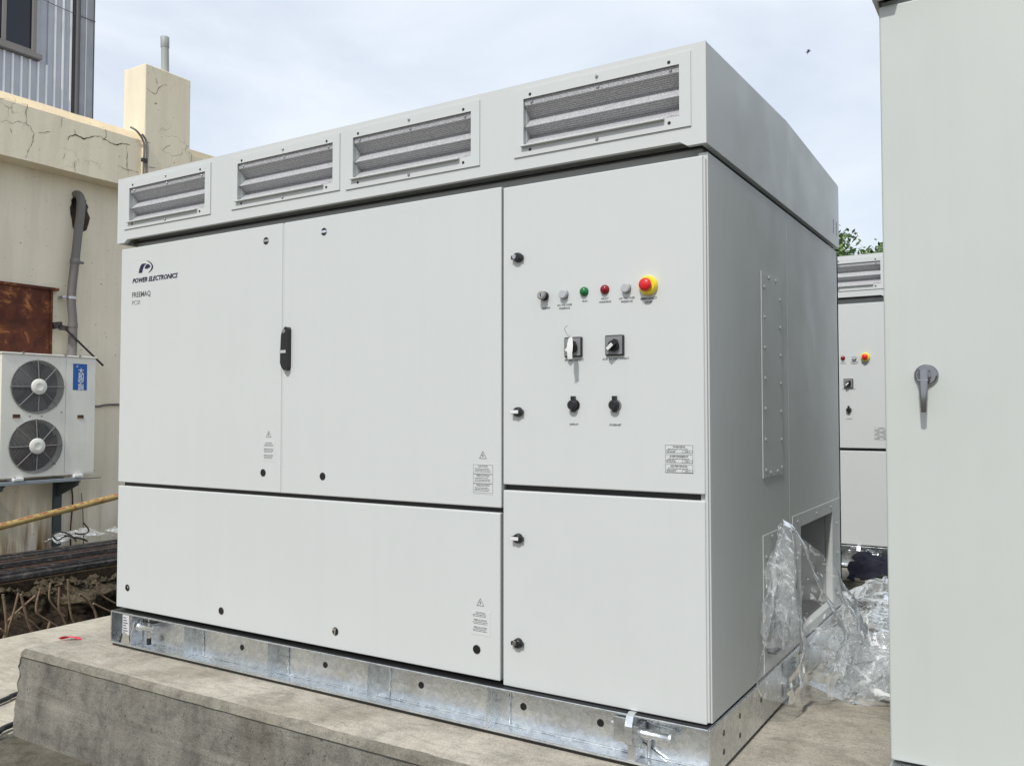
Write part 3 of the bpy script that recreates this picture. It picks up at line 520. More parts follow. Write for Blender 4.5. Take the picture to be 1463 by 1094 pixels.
    def sticker(p,x0,x1,z0,z1,yd,heads,m,frame=True,triangle=True):
        k=MB(); k.box(x0-.003,x1+.003,yd-.0008,yd-.0002,z0-.003,z1+.003,STK); y=yd-.0012; n=len(heads); hh=(z1-z0)/n; xc=(x0+x1)/2
        for i_,t in enumerate(heads):
            za=z1-hh*i_
            if frame: rect(k,x0,x1,za-hh+.001,za,y,m,.0009)
            textmb(k,t,xc,y,za-hh*.26,.0062,m,align='C',fat=.015); para(k,x0+.006,x1-.006,za-hh*.45,max(2,int(hh*.5/.0055)),y,m)
        if triangle: tri(k,xc,z1+.031,.0155,y,m)
        obj('warning_sticker',k,p)
    sticker(d2,2.072,2.154,.805,.905,0,['CAUTION','PRÉCAUTION','PRECAUCIÓN'],INKG); sticker(d1,1.001,1.069,.888,.965,.0006,['CAUTION','PRÉCAUTION','PRECAUCIÓN'],INKG,False); sticker(d3,2.064,2.140,.314,.391,.0015,['CAUTION','PRÉCAUTION','PRECAUCIÓN'],INKG,False)
    k=MB(); k.box(2.791,2.886,Y-.0008,Y-.0002,.903,.991,STK); y=Y-.0012
    for i_,t in enumerate(('WARNING','AVERTISSEMENT','ADVERTENCIA')):
        z1=.988-.0297*i_; z0=z1-.0255; rect(k,2.794,2.883,z0,z1,y,INKG,.0009); textmb(k,t,2.838,y,z1-.0085,.0058,PRINT,align='C',fat=.02); para(k,2.802,2.878,z1-.0140,1,y,INKG); para(k,2.797,2.833,z1-.0185,2,y,INKG,.0042)
        rect(k,2.849,2.882,z0+.0008,z0+.0095,y-.0001,INKG,.0007); textmb(k,'1000 V',2.866,y,z0+.003,.0045,INKG,align='C',fat=.01)
    obj('warning_sticker',k,d4)
    # base frame: front channel with outward flanges
    f=MB(); yw=.040; yf=-.026; zt=.150
    f.box(0,W,yw,yw+.006,.006,zt-.006,GALV); f.box(0,W,yf,yw+.006,0,.006,GALV); f.box(0,W,yf,yw+.02,zt-.006,zt,GALV)
    f.box(0,.006,yf,yw,.006,zt-.006,GALV)
    f.box(W+.001,W+.006,yf,D,.001,zt-.0005,GALV); f.box(W-.03,W+.001,.06,D-.1,zt-.005,zt-.001,GALV)
    f.box(-.001,.005,yw+.006,D,0,zt-.006,GALV); f.box(.006,W,D-.006,D,0,zt-.006,GALV)
    f.box(.006,W,.06,.30,zt-.012,zt-.0065,GALV)
    fr=obj('base_frame',f,root,.0018)
    lipm=MB(); lipm.box(0,W,yf-.0005,yf+.0015,.0062,.0095,GALV); obj('flange_lip',lipm,fr)
    for x in (.535,1.066,1.607,2.145):
        s_=MB(); s_.box(x-.002,x+.002,yf+.002,yw-.0005,.0065,zt-.0065,GALV)
        s_.box(x+.002,x+.055,.034,.0395,.0065,zt-.0065,GALV)
        random.seed(int(x*100)); wp=[(x+.057+random.uniform(-.003,.003),.036,.012+i_*.011) for i_ in range(11)]; s_.tube(wp,[random.uniform(.0022,.0062) for _ in wp],GALV,7)
        obj('stiffener_plate',s_,root,.0008)
    for x in (.84,1.328,1.812,2.254,2.547): obj('bolt_hole',MB().cyl((x,yw-.0005,.080),(x,yw-.0012,.080),.0125,BLACK,18),root)
    wl=MB(); random.seed(8); wl.tube([(0.02+i_*.0485,yw-.002,.0085) for i_ in range(60)],[.0022+.002*random.random() for _ in range(60)],GALV,6); obj('weld_bead',wl,root)
    for y,z in ((.101,.104),(.101,.047),(.265,.108),(.265,.046),(.509,.09)): obj('bolt_hole',MB().cyl((W+.0062,y,z),(W+.0068,y,z),.009,BLACK,14),root)
    ru=MB(); ru.box(.006,W-.004,yf+.0075,yw+.02,zt+.0003,zt+.0028,BLACK); obj('flange_gap_shade',ru,root); ru=MB(); ru.box(.01,W-.004,yf+.006,D,-.0118,-.0003,BLACK); obj('base_gap_shade',ru,root)  # black strips put in for the shade above the flange and under the frame
    # anchor clamps at both ends of the channel
    def clamp(x,s,left):
        c=MB()
        if not left:
            pl=[(-.030,.150),(.034,.150),(.034,.006),(-.030,.006)]
            c.prism([(yf-.020,.066),(yf-.022,.120),(yf-.008,.148),(yf+.010,.156),(yw-.002,.149),(yw-.002,.007),(yf+.001,.007),(yf-.001,.055)],'x',x-.006,x+.018,GALV); c.box(x-.05,x-.006,yf-.010,yw-.002,.066,.140,GALV); c.box(x+.018,x+.034,yf-.012,yf+.05,.064,.122,GALV); c.prism([(x+.018,.007),(x+.10,.007),(x+.018,.05)],'y',yw-.012,yw-.004,GALV)
            c.lathe((x-.066,yf+.022,.108),(1,0,0),[(0,.013),(.0155,.013)],GALV,12)
            c.lathe((x+.0185,-.002,.092),(1,0,0),[(0,.021),(.012,.021),(.013,.0155),(.045,.0155),(.0455,.013),(.105,.013),(.106,.021),(.114,.019)],GALV,18,True)
            c.cyl((x+.045,.022,.012),(x+.045,.022,.076),.006,GALV,10); c.tube([(x+.03,.036,.148),(x+.034,.037,.118),(x+.055,.037,.112),(x+.12,.037,.108)],.003,GALV,6)
        else:
            c.prism([(yf+.003,.007),(yf+.003,.06),(yf+.020,.09),(yf+.003,.12),(yf+.003,.143),(yw-.002,.143),(yw-.002,.007)],'x',x,x+.006,GALV)
            c.box(x-.05,x,.030,.036,.02,.14,CHROME); c.box(x-.075,x-.045,-.005,.03,.007,.055,GALV)
            c.lathe((x+.040,-.004,.094),(1,0,0),[(0,.020),(.008,.021),(.014,.0145),(.105,.0145),(.112,.022),(.126,.021)],GALV,18,True); c.lathe((x+.006,.006,.094),(1,0,0),[(0,.024),(.010,.024)],GALV,6); c.box(x-.062,x-.012,yf+.004,yf+.012,.05,.146,M('paper_label_grey_white',(.55,.55,.56),.5)); [c.box(x-.056,x-.022-.006*(q_%3),yf+.0030,yf+.0038,.066+.012*q_,.070+.012*q_,PRINT) for q_ in range(6)]; c.prism([(x-.07,.008),(x+.0,.008),(x-.012,.05),(x-.05,.066)],'y',yf+.002,yf+.010,CHROME); c.lathe((x-.085,.0,.007),(0,0,1),[(0,.022),(.045,.008)],BLACK,12)
            c.cyl((x+.102,.004,.030),(x+.102,.004,.140),.0055,CHROME,10); c.cyl((x+.102,.004,.018),(x+.102,.004,.046),.010,RUBBER,12); c.cyl((x+.102,.004,.05),(x+.102,.004,.066),.009,CHROME,6)
            c.box(x+.07,x+.14,-.004,.03,.118,.123,BLACK)
        obj('anchor_clamp',c,root,.0015)
    clamp(2.678,1,False); clamp(.150,1,True)
    # side cover plates with rivets
    def side_plate(y0,y1,z0,z1,rv,cut=None):
        p=MB(); x0,x1=W+.0003,W+.0033
        if cut:
            a,c,e,h_=cut
            p.box(x0,x1,y0,a,z0,z1,GREYD); p.box(x0,x1,c,y1,z0,z1,GREYD); p.box(x0,x1,a,c,h_,z1,GREYD); p.box(x0,x1,a,c,z0,e,GREYD)
        else: p.box(x0,x1,y0,y1,z0,z1,GREYD)
        s_=obj('cover_plate',p,root,.0012)
        for y,z in rv: link('rivet',SIDER,s_,(x1,y,z))
    side_plate(.575,.856,.852,1.598,[(.610,1.545-.111*i_) for i_ in range(7)]+[(.826,1.52-.107*i_) for i_ in range(7)]+[(.672,1.585),(.765,1.585),(.672,.868),(.765,.868)])
    side_plate(.566,.972,.161,.650,[(.60,.57),(.60,.40),(.60,.25),(.68,.635),(.86,.635),(.94,.5),(.94,.3)])
    side_plate(.986,1.900,.161,.676,[(1.06,.648),(1.40,.648),(1.70,.648),(1.82,.56),(1.82,.42),(1.82,.30),(1.82,.22),(1.05,.5),(1.05,.35)],(1.115,1.726,.2,.622))
    seam=MB(); seam.box(W+.0003,W+.0010,.9495,.9515,.68,1.88,DARK)
    cn=MB(); cn.box(W+.0047,W+.03,.60,.80,.235,.335,SWP)
    for i_ in range(5): cn.box(W+.0302,W+.042,.70+.018*i_,.708+.018*i_,.24,.33,BLACK)
    cn.box(W+.0048,W+.035,.60,.80,.228,.2345,BLACK); cn.box(W+.0302,W+.04,.665,.69,.237,.333,BLACK); obj('cable_connector',cn,root,.001)
    hs=MB()
    for i_ in range(2): hs.box(HX1+.0002,HX1+.0008,1.83+.07*i_,1.838+.07*i_,1.96,2.03,BLACK)
    obj('lifting_slot',hs,root)
    dm=MB(); dm.grid(lambda u,v:(W+.0075+.004*math.sin(v*9+u*4)+.003*u,.79+.19*u,.02+.13*v-.02*u),10,10,M('pale_blue_label_sheet',(.30,.34,.42),.3)); 
    random.seed(4)
    for i_ in range(26): a_=random.uniform(.80,.95); z=random.uniform(.03,.13); dm.box(W+.0155,W+.016,a_,a_+random.uniform(.008,.03),z,z+.004,PRINT)
    obj('label_sheet',dm,root)
    return root
unit=build_cabinet()
unit2=copy_tree(unit); unit2.location=(-.026,3.986,0); unit2['label']='matching power cabinet seen in the gap behind the main one, only its right end showing'
unit['group']=unit2['group']='power cabinets on concrete pads'
# ------------------------------------------------------------------ cabinet at the right edge
def right_cabinet():
    X0,X1,DD=3.425,6.3,1.94
    r=thing('tall_cabinet','tall plain pale grey-green cabinet with a chrome lever handle filling the right edge','electrical cabinet',(X0,0,0))
    W=X1-X0
    b=MB(); b.box(0,W,.03,DD,.157,2.23,GREEN_GREY); b.box(.03,W-.03,.05,DD-.03,2.2305,2.30,GREYD); obj('body',b,r,.004)
    d=MB(); d.box(.0005,1.05,0,.0295,.16,2.205,GREEN_GREY); d1=obj('door',d,r,.006,3)
    d=MB(); d.box(1.06,W-.001,0,.0295,.16,2.205,GREEN_GREY); obj('door',d,r,.006,3)
    h=MB(); hx0,hx1,hy=-.013,W+.013,-.036
    poly=[(hx0,2.214),(hx0+.058,2.214),(hx0+.066,2.244),(hx1-.066,2.244),(hx1-.058,2.214),(hx1,2.214),(hx1,2.55),(hx0,2.55)]
    h.prism(poly,'y',hy,hy+.02,GREY); h.box(hx0,hx0+.012,hy+.02,DD,2.214,2.55,GREY); h.box(hx1-.012,hx1,hy+.02,DD,2.214,2.55,GREY); h.box(hx0,hx1,DD-.001,DD+.02,2.214,2.55,GREY); h.box(hx0+.012,hx1-.012,hy+.02,DD-.001,2.53,2.548,GREY)
    obj('roof_hood',h,r,.003)
    f=MB(); f.box(0,W,-.026,.046,0,.006,GALV); f.box(0,W,.04,.046,.006,.144,GALV); f.box(0,W,-.026,.06,.144,.15,GALV); f.box(-.001,.006,-.026,DD,.001,.1495,GALV); f.box(W-.006,W,.06,DD,.001,.1495,GALV); f.box(.01,W-.01,.07,DD-.03,.15,.1565,DARK)
    obj('base_frame',f,r,.001)
    # lever handle
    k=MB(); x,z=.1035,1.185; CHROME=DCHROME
    k.lathe((x,-.0004,z),(0,-1,0),[(0,.0295),(.004,.0295),(.008,.0265),(.010,.0235)],CHROME,40); hb=obj('handle_rosette',k,d1)
    k=MB(); k.lathe((x-.004,-.010,z-.001),(0,-1,0),[(0,.0175),(.016,.0165),(.018,.014)],CHROME,6,False)
    rs=[]
    for t in range(13):
        u=t/12; zz=z+.014-.112*u; hw=.0125-.0055*u; th=.012-.004*u; yy=-.030-.006*math.sin(u*2.2)
        rs.append([Vector((x-.004+hw*math.cos(a_)*(1 if abs(math.cos(a_))>.2 else 1),yy+th*.6*math.sin(a_),zz)) for a_ in [2*math.pi*q/14 for q in range(14)]])
    k.rings(rs,CHROME); k.add([(x-.0165,-.0405,z-.012),(x+.0085,-.0405,z-.012),(x+.0085,-.0405,z-.0145),(x-.0165,-.0405,z-.0145)],[(0,1,2,3)],STEEL); obj('lever',k,hb)
    return r
right_cabinet()

# ------------------------------------------------------------------ beige building on the left (long wall parallel to the cabinet's side)
WX=-5.4
b=thing('beige_building','old cream plastered building with a cracked parapet beam and a square pillar on top','building',(WX,0,-.4))
def L(x,y,z): return (x-WX,y,z+.4)
def lbox(mb,x0,x1,y0,y1,z0,z1,m): return mb.box(x0-WX,x1-WX,y0,y1,z0+.4,z1+.4,m)
m=MB(); lbox(m,WX-.25,WX,-6,14,-.6,3.75,BEIGEW); lbox(m,-16,WX-.25,-6,-5.8,-.6,3.75,BEIGEW); lbox(m,-16,WX-.25,13.8,14,-.6,3.75,BEIGEW); obj('wall',m,b)
m=MB(); ys=[-6+20*i/200 for i in range(201)]
prof=[(WX-.0,3.712),(-5.15,3.712),(-5.15,4.285),(-5.235,4.392),(-5.42,4.392),(-5.42,3.712)]
rs=[]
for y in ys: rs.append([(p[0]-WX+(.004*fbm(y*3,p[1]*4) if k in (1,2,3) else 0),y,p[1]+.4+(.006*fbm(y*2.2,p[1],3) if k in (1,2,3) else 0)) for k,p in enumerate(prof)])
m.rings(rs,BEIGE,smooth=False)
for i,f in enumerate(m.f):
    if len(f)==4:
        zs=[m.v[k][2]-.4 for k in f]; 
        if min(zs)>4.25 and max(zs)>4.3: m.m[i]=m.mi(COPE)
pb=obj('parapet_beam',m,b)
m=MB(); lbox(m,-5.52,-5.1,3.645,4.272,3.712,5.2,BEIGE); pl=obj('roof_pillar',m,b,.012,3)
m=MB(); lbox(m,-15.9,-5.42,-5.8,13.8,4.1,4.2,TRIM); obj('roof_slab',m,b)
random.seed(12)
for k,cr_ in enumerate(CRACKS):
    pts=[]
    for i in range(len(cr_)-1):
        a,c=Vector(cr_[i]),Vector(cr_[i+1]); n=max(2,int((c-a).length/.02))
        for j in range(n): pts.append(a.lerp(c,j/n)+Vector((0,random.uniform(-1,1),random.uniform(-1,1)))*.006)
    pts.append(Vector(cr_[-1])); c_=MB(); n=len(pts); big=.0085 if k in (1,2) else .0042
    vs=[]
    for i,p in enumerate(pts):
        t=(pts[min(i+1,n-1)]-pts[max(i-1,0)]).normalized(); nn=Vector((0,-t.z,t.y)); wd=big*random.uniform(.25,1.1)*(1-abs(i/(n-1)-.5)*1.2)
        for s_ in (1,-1): q=p+nn*wd*s_; vs.append((q.x-WX+.004,q.y,q.z+.4))
    c_.add(vs,[(2*i,2*i+1,2*i+3,2*i+2) for i in range(n-1)],M('crack_shadow',(.075,.055,.04),.95) if k==0 else bpy.data.materials['crack_shadow'])
    obj('crack',c_,pb if k<13 else pl)
# broken hole around the drain pipe
m=MB(); random.seed(2); pts=[(math.cos(a_)*(.095+.03*random.random()),math.sin(a_)*(.22+.05*random.random())) for a_ in [2*math.pi*i/18 for i in range(18)]]
m.add([(.004,3.05+p[0],3.31+.4+p[1]*.85) for p in pts],[tuple(range(18))],RUSTB); m.add([(.006,3.045+p[0]*.85,3.43+.4+p[1]*.42) for p in pts],[tuple(range(18))],BLACK); obj('pipe_hole',m,b)

# drain pipe on the wall
pp=smooth_path([(-5.47,PIPE[0][1]-.01,PIPE[0][2]+.03),(-5.36,PIPE[0][1],PIPE[0][2]+.045)]+PIPE[1:],5); o0=Vector(PIPE[-1])
m=MB(); m.tube([p for p in pp]+[o0+Vector((0,.0,-.6))],.046,PVC,16)
t=thing('drain_pipe','crooked grey plastic drain pipe coming out of a broken hole in the cream wall','pipe',tuple(o0)); obj('pipe',m,t).location=-o0
m=MB(); c_=Vector(PIPE[4]); m.lathe(c_+Vector((0,0,-.02)),(0,0,1),[(0,.050),(.03,.050)],STEEL,18); m.box(c_.x-.09,c_.x,c_.y-.10,c_.y-.055,c_.z-.01,c_.z+.01,STEEL); obj('pipe_clamp',m,t).location=-o0
m=MB(); c_=Vector(PIPE[3]); m.lathe(c_+Vector((0,0,-.02)),(0,0.05,1),[(0,.049),(.012,.053),(.05,.053),(.06,.047)],PVC,18); m.box(c_.x-.02,c_.x+.01,c_.y+.05,c_.y+.10,c_.z-.005,c_.z+.02,PVC); obj('pipe_coupling',m,t).location=-o0
m=MB(); c_=Vector(PIPE[5]); m.lathe(c_+Vector((0,0,-.06)),(0,0,1),[(0,.051),(.05,.051)],PVC,18); obj('pipe_coupling',m,t).location=-o0
# vent pipe on the pillar
t=thing('vent_pipe','short grey vent pipe standing upright on top of the roof pillar','pipe',(-5.3,4.055,5.2))
m=MB(); m.cyl((0,0,-.02),(0,-.015,.50),.046,PVCL,18); obj('pipe',m,t); m=MB(); m.lathe((0,-.011,.37),(0,-.03,1),[(0,.049),(.006,.052),(.13,.052),(.135,.048),(.134,.040)],PVCL,18); obj('pipe_socket',m,t)
# cable over the parapet and down the pillar
m=MB(); pts=smooth_path(CHWIRE,6); m.tube(pts,.012,PVC,8); m.tube([p+Vector((.0,.045,0)) for p in pts[8:]],.012,BRONZE,8); m.box(-5.10,-5.06,3.60,3.66,4.02,4.06,DARK); tag(obj('wall_cable',m),'thin grey cable bending over the parapet and running down beside the roof pillar','cable')
m=MB(); m.tube(smooth_path([(-5.38,3.0,1.19),(-5.38,3.15,1.185),(-5.38,3.3,1.17),(-5.38,3.42,1.19),(-5.38,3.8,1.2)],4),.012,PVC,8); m.box(-5.4,-5.36,3.20,3.22,1.14,1.19,DARK); tag(obj('wall_cable',m),'thin grey cable clipped flat across the cream wall right of the air conditioner','cable')
# rusty sheet over a wall opening
t=thing('rusted_sheet','dark red-brown rusted steel sheet fixed over a wall opening above the air conditioner','metal sheet',(-5.39,1.9,1.70))
m=MB(); m.grid(lambda u,v:(.03+.004*math.sin(u*8+v*3),-.3+1.12*u,.73*v),20,14,RUSTP); m.box(-.005,.028,-.3,.815,0,.73,RUSTP); obj('sheet',m,t)
m=MB(); m.box(0,.05,-.35,.90,.725,.755,RUSTP); obj('top_rail',m,t); m=MB(); m.box(0,.045,.812,.835,0,.724,RUSTP); obj('side_rail',m,t)
# slanting iron rod
t=thing('iron_rod','thin black iron strut slanting across the drain pipe down behind the air conditioner','rod',(-5.25,2.78,2.04))
m=MB(); m.tube([(0,-.02,.02),(0,.49,-.41)],.012,DKBAR,8); obj('rod',m,t); m=MB(); m.box(-.15,.012,-.03,.0,-.03,.04,DKBAR); m.box(-.01,.014,-.03,.07,-.05,.0,DKBAR); obj('hinge_lug',m,t)

# ------------------------------------------------------------------ air conditioner
A=(-5.33,2.035,.441)
t=thing('air_conditioner','boxy white outdoor air conditioner with two round fans one above the other','air conditioner',A)
DX=.33; WY=.99; HZ=1.25
def YZ(y,z): return (y-A[1],z-A[2])
m=MB(); F=DX
fans=[(2.395,1.362),(2.388,.754)]; FR=.268
# front sheet of the fan side with two round openings (fan of quads between circle and rectangle)
ysp=.655
def holed(mb,y0,y1,z0,z1,cy,cz,r,x,mat,n=48):
    c=[];q=[]
    for i in range(n):
        a_=2*math.pi*i/n; dy,dz=math.cos(a_),math.sin(a_); c.append((x,cy+dy*r,cz+dz*r))
        ts=[]
        if dy>1e-6: ts.append((y1-cy)/dy)
        if dy<-1e-6: ts.append((y0-cy)/dy)
        if dz>1e-6: ts.append((z1-cz)/dz)
        if dz<-1e-6: ts.append((z0-cz)/dz)
        k=min(ts); q.append((x,cy+dy*k,cz+dz*k))
    mb.add(c+q,[(i,n+i,n+(i+1)%n,(i+1)%n) for i in range(n)],mat)
    for (yc,zc) in ((y0,z0),(y1,z0),(y1,z1),(y0,z1)):   # corner triangles
        best=sorted(range(n),key=lambda i:(q[i][1]-yc)**2+(q[i][2]-zc)**2)[:2]
        mb.add([q[best[0]],q[best[1]],(x,yc,zc)],[(0,1,2)],mat)
    ring=[(0,r),(-.01,r-.004),(-.09,r-.012)]
    vs=[(x+d,cy+math.cos(2*math.pi*i/n)*rr,cz+math.sin(2*math.pi*i/n)*rr) for d,rr in ring for i in range(n)]
    mb.add(vs,[(k*n+i,k*n+(i+1)%n,(k+1)*n+(i+1)%n,(k+1)*n+i) for k in range(2) for i in range(n)],ACW,True)
zm=HZ*.5
for (fy,fz),z0,z1 in ((fans[0],zm-.01,HZ),(fans[1],.0,zm-.01)): cy,cz=YZ(fy,fz); holed(m,.0,ysp,z0,z1,cy,cz,FR,F,ACW)
m.box(.0,F-.002,-.0,.02,0,HZ,ACW); m.box(0,F-.001,.02,WY,HZ-.02,HZ,ACW); m.box(0,F-.001,.02,WY,0,.02,ACW); m.box(0,.02,.02,WY,.02,HZ-.02,ACW); m.box(.02,F-.1,ysp-.01,ysp,.02,HZ-.02,ACW)
m.box(F-.13,F-.11,.02,ysp-.01,.02,HZ-.02,ACD)
obj('casing',m,t)
m=MB(); m.box(.02,F+.001,ysp+.003,WY,.012,HZ-.004,ACW); obj('service_panel',m,t,.006,3)
m=MB(); m.box(-.005,F+.012,-.012,WY+.010,HZ-.006,HZ+.012,ACW); obj('top_cover',m,t,.005)
for (fy,fz) in fans:
    cy,cz=YZ(fy,fz); gm=MB()
    for k in range(17):
        rr=.085+(FR+.004-.085)*k/16; bulge=.018*(1-(rr/FR)**2)+.006
        gm.tube([(F+bulge,cy+math.cos(2*math.pi*i/40)*rr,cz+math.sin(2*math.pi*i/40)*rr) for i in range(41)],.0022 if k<16 else .005,ACG,4)
    for k in range(8):
        a_=math.pi/8*2*k+.02; gm.tube([(F+.006+.018*(1-(rr/FR)**2)+.003,cy+math.cos(a_)*rr,cz+math.sin(a_)*rr) for rr in (.07,.13,.19,.24,FR+.014)],.0042,ACG,5)
    gr=obj('fan_grille',gm,t)
    m=MB(); m.lathe((F+.018,cy,cz),(1,0,0),[(0,.081),(.012,.081),(.018,.074),(.020,.04),(.0205,.038),(.0195,.036),(.0195,.005)],ACW,32); obj('hub_cap',m,gr)
    bl=MB(); bl.lathe((F-.09,cy,cz),(1,0,0),[(0,.055),(.05,.055),(.06,.04)],BLADE,20)
    for k in range(3):
        a0=2*math.pi*k/3+.5+fz; vs=[]
        for i in range(7):
            for j in range(5):
                u=i/6; v=j/4; rr=.05+.205*v; a_=a0+u*1.45*(1-.1*v); vs.append((F-.095+.06*u*(.5+.5*v),cy+math.cos(a_)*rr,cz+math.sin(a_)*rr))
        bl.add(vs,[(i*5+j,i*5+j+1,(i+1)*5+j+1,(i+1)*5+j) for i in range(6) for j in range(4)],BLADE if fz>1 else RUSTB,True)
    obj('fan_blades',bl,t)
for y,z,w_ in ((2.185,1.062,.075),(2.86,1.055,.07)):
    yy,zz=YZ(y,z); m=MB(); m.box(F+.0015,F+.0022,yy-w_/2,yy+w_/2,zz-.017,zz+.017,RUSTB); m.box(F+.0022,F+.006,yy-w_/2-.004,yy+w_/2+.004,zz-.022,zz-.016,M('tan_plastic',(.35,.26,.18),.5)); obj('grip_slot',m,t)
y0,z0=YZ(2.768,1.338); m=MB(); m.box(F+.0012,F+.0020,y0,y0+.157,z0,z0+.282,BLUE); st=obj('sticker',m,t)
m=MB()
for k,ch in enumerate('大和空調'): textmb(m,ch,y0+.088,F+.0026,z0+.178-.057*k,.050,WHITE,width=.062,align='C',face='+x',fat=.012)
textmb(m,'A',y0+.028,F+.0026,z0+.242,.026,WHITE,face='+x',shear=.4); obj('sticker_lettering',m,st)
for (y,z) in ((.20,HZ+.012),(.80,HZ+.012),(.64,HZ+.012),(.14,-.002)):
    obj('bolt_head',MB().cyl((F-.01,y,z),(F+.02,y,z),.011,BRONZE,8),t)
random.seed(3)
for (y,z) in ((2.32,1.06),(2.44,1.06),(2.65,1.10)): yy,zz=YZ(y,z); obj('screw',MB().cyl((F+.001,yy,zz),(F+.004,yy,zz),.008,BRONZE,8),t)
m=MB(); m.box(.05,.25,WY+.002,WY+.045,.03,.30,PVCL); m.box(.04,.26,WY+.002,WY+.05,.02,.03,DARK); obj('valve_cover',m,t)
for y in (.17,.80): m=MB(); m.box(F-.10,F+.035,y-.05,y+.05,-.032,-.001,WHITE); obj('foot_clip',m,t,.006)
# bracket
t=thing('wall_bracket','dark green-grey steel wall brackets with a light rail carrying the white air conditioner','bracket',(-5.4,2.0,.0))
m=MB(); m.box(.375,.43,-.2,.86,.370,.405,RAILM); obj('rail',m,t,.003); m=MB(); m.box(.08,.12,-.2,.86,.365,.40,RAILM); obj('rail',m,t,.003); m=MB(); m.box(.39,.41,.86,1.10,.383,.395,BRONZE); obj('rod',m,t)
for y in (.06,.845):
    m=MB(); m.prism([(0.01,.362),(.40,.362),(.40,.325),(.01,.18)],'y',y-.012,y+.012,BRK); m.box(.0,.40,y-.03,y+.03,.352,.364,BRK); obj('gusset',m,t)
    m=MB(); m.box(0,.03,y-.045,y+.045,-.35 if y>.5 else .0,.352,BRK); obj('post',m,t)
m=MB(); m.tube(smooth_path([(.02,1.0,.30),(.02,1.02,.1),(.02,1.0,-.2),(.02,1.01,-.45)],4),.008,RUSTB,6); m.tube([(.02,1.12,.20),(.02,1.14,0),(.02,1.16,-.5)],.004,DKBAR,5); tag(obj('drain_hose',m),'thin rusty drain tube hanging down the wall below the air conditioner','hose'); bpy.data.objects['drain_hose'].location=(-5.4,2.0,0)
# long pole in front of the wall
m=MB(); a_=Vector((-4.2,.9,-.045)); d=(Vector((-4.2,2.772,.252))-Vector((-4.2,1.633,.073))).normalized()
m.lathe(a_,d,[(0,.033),(1,.031),(2,.032),(3.8,.031)],POLEM,16); random.seed(1)
for k in range(40):
    s_=.3+k*.085+random.uniform(-.03,.03); f_=random.uniform(.4,1.3); p=a_+d*s_; u=Vector((0,-d.z,d.y)); m.add([p+Vector((.0130,0,0))+u*.0300,p+d*.055*f_+Vector((.0130,0,0))+u*.0300,p+d*.06*f_+Vector((.0240,0,0))+u*.0220,p+d*.01+Vector((.0240,0,0))+u*.0220],[(0,1,2,3)],RUSTP if False else M('worn_red_paint',(.30,.06,.035),.7) if k==0 else bpy.data.materials['worn_red_paint'])
tag(obj('painted_pole',m),'long yellow pole with worn red marks leaning across in front of the cream wall','pole')

# ------------------------------------------------------------------ corrugated building behind
t=thing('metal_clad_building','grey building clad in ribbed metal sheets behind the cream parapet, upper left','building',(-14,0,4.2))
K=1.508
def ky(y): return -2.512+(y+2.512)*K
def kz(z): return 1.083+(z-1.083)*K-4.2
top=13; yr=ky(4.79); yt=ky(4.557); yd=ky(4.474)
wy1=ky(3.938); wz0=kz(6.05)
m=MB(); m.box(-6,-.03,-8,yr-.01,-.4,top,CLAD); obj('building_shell',m,t)
sp=.1735; k=0; y=yd-.02
pan={}
while y>-1.0:
    y0=y-sp; z0=0-.3
    segs=[(z0,top)]
    if y0<wy1+.10: segs=[(z0,wz0-.13),(wz0+2.45,top)]
    for (za,zb) in segs:
        key=(round(za,2),round(zb,2))
        if key not in pan:
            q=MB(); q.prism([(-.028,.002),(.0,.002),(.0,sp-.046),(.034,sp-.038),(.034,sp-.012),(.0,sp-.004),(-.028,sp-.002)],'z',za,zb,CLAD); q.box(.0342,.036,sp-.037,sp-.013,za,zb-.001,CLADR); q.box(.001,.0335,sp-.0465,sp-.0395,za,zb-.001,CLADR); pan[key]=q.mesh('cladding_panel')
        link('cladding_panel',pan[key],t,(0,y0,0))
    y=y0
m=MB(); m.box(-.1,.05,yt+.02,yr,-.4,top,TRIM); m.box(.05,.062,yt+.14,yt+.155,-.4,top,CLADR); m.box(.05,.06,yr-.03,yr-.015,-.4,top,DOWN); obj('corner_trim',m,t)
m=MB(); m.box(.0,.03,yd-.015,yt+.015,-.4,top,DOWN); m.cyl((.09,(yd+yt)/2,-.4),(.09,(yd+yt)/2,top),.045,DOWN,12); m.box(.03,.14,(yd+yt)/2-.055,(yd+yt)/2+.055,1.62,1.72,PVCL); obj('downpipe',m,t)
m=MB(); m.tube([(.07,ky(3.9),kz(6.85)),(.07,ky(4.4),kz(6.835)),(.07,ky(4.79),kz(6.84))],.008,DOWN,5); obj('strung_wire',m,t)
# window with its sill and panes
wy0=wy1-2.6; wz1=wz0+2.3
m=MB(); fw_=.07
for (a_,c_,e,f_) in ((wy0,wy1,wz0,wz0+fw_),(wy0,wy1,wz1-fw_,wz1),(wy0,wy0+fw_,wz0+fw_,wz1-fw_),(wy1-fw_,wy1,wz0+fw_,wz1-fw_)): m.box(-.03,.06,a_,c_,e,f_,BRONZE)
for ym in (wy1-.64,wy1-1.70): m.box(-.02,.035,ym-.035,ym+.035,wz0+fw_,wz1-fw_,BRONZE)
m.box(-.03,.085,wy0-.03,wy1+.03,wz1+.001,wz1+.1,BRONZE)
w_=obj('window',m,t)
m=MB(); m.box(-.03,.13,wy0-.05,wy1+.09,wz0-.10,wz0-.003,BRONZE); obj('sill',m,w_); m=MB(); m.box(-.02,.07,wy1+.001,wy1+.07,wz0,wz1,TRIM); obj('jamb_flashing',m,w_)
for a_,c_ in ((wy1-.605,wy1-fw_),(wy1-1.665,wy1-.675),(wy0+fw_,wy1-1.735)):
    m=MB(); m.box(-.02,-.012,a_,c_,wz0+fw_,wz1-fw_,GLASS); obj('pane',m,w_)
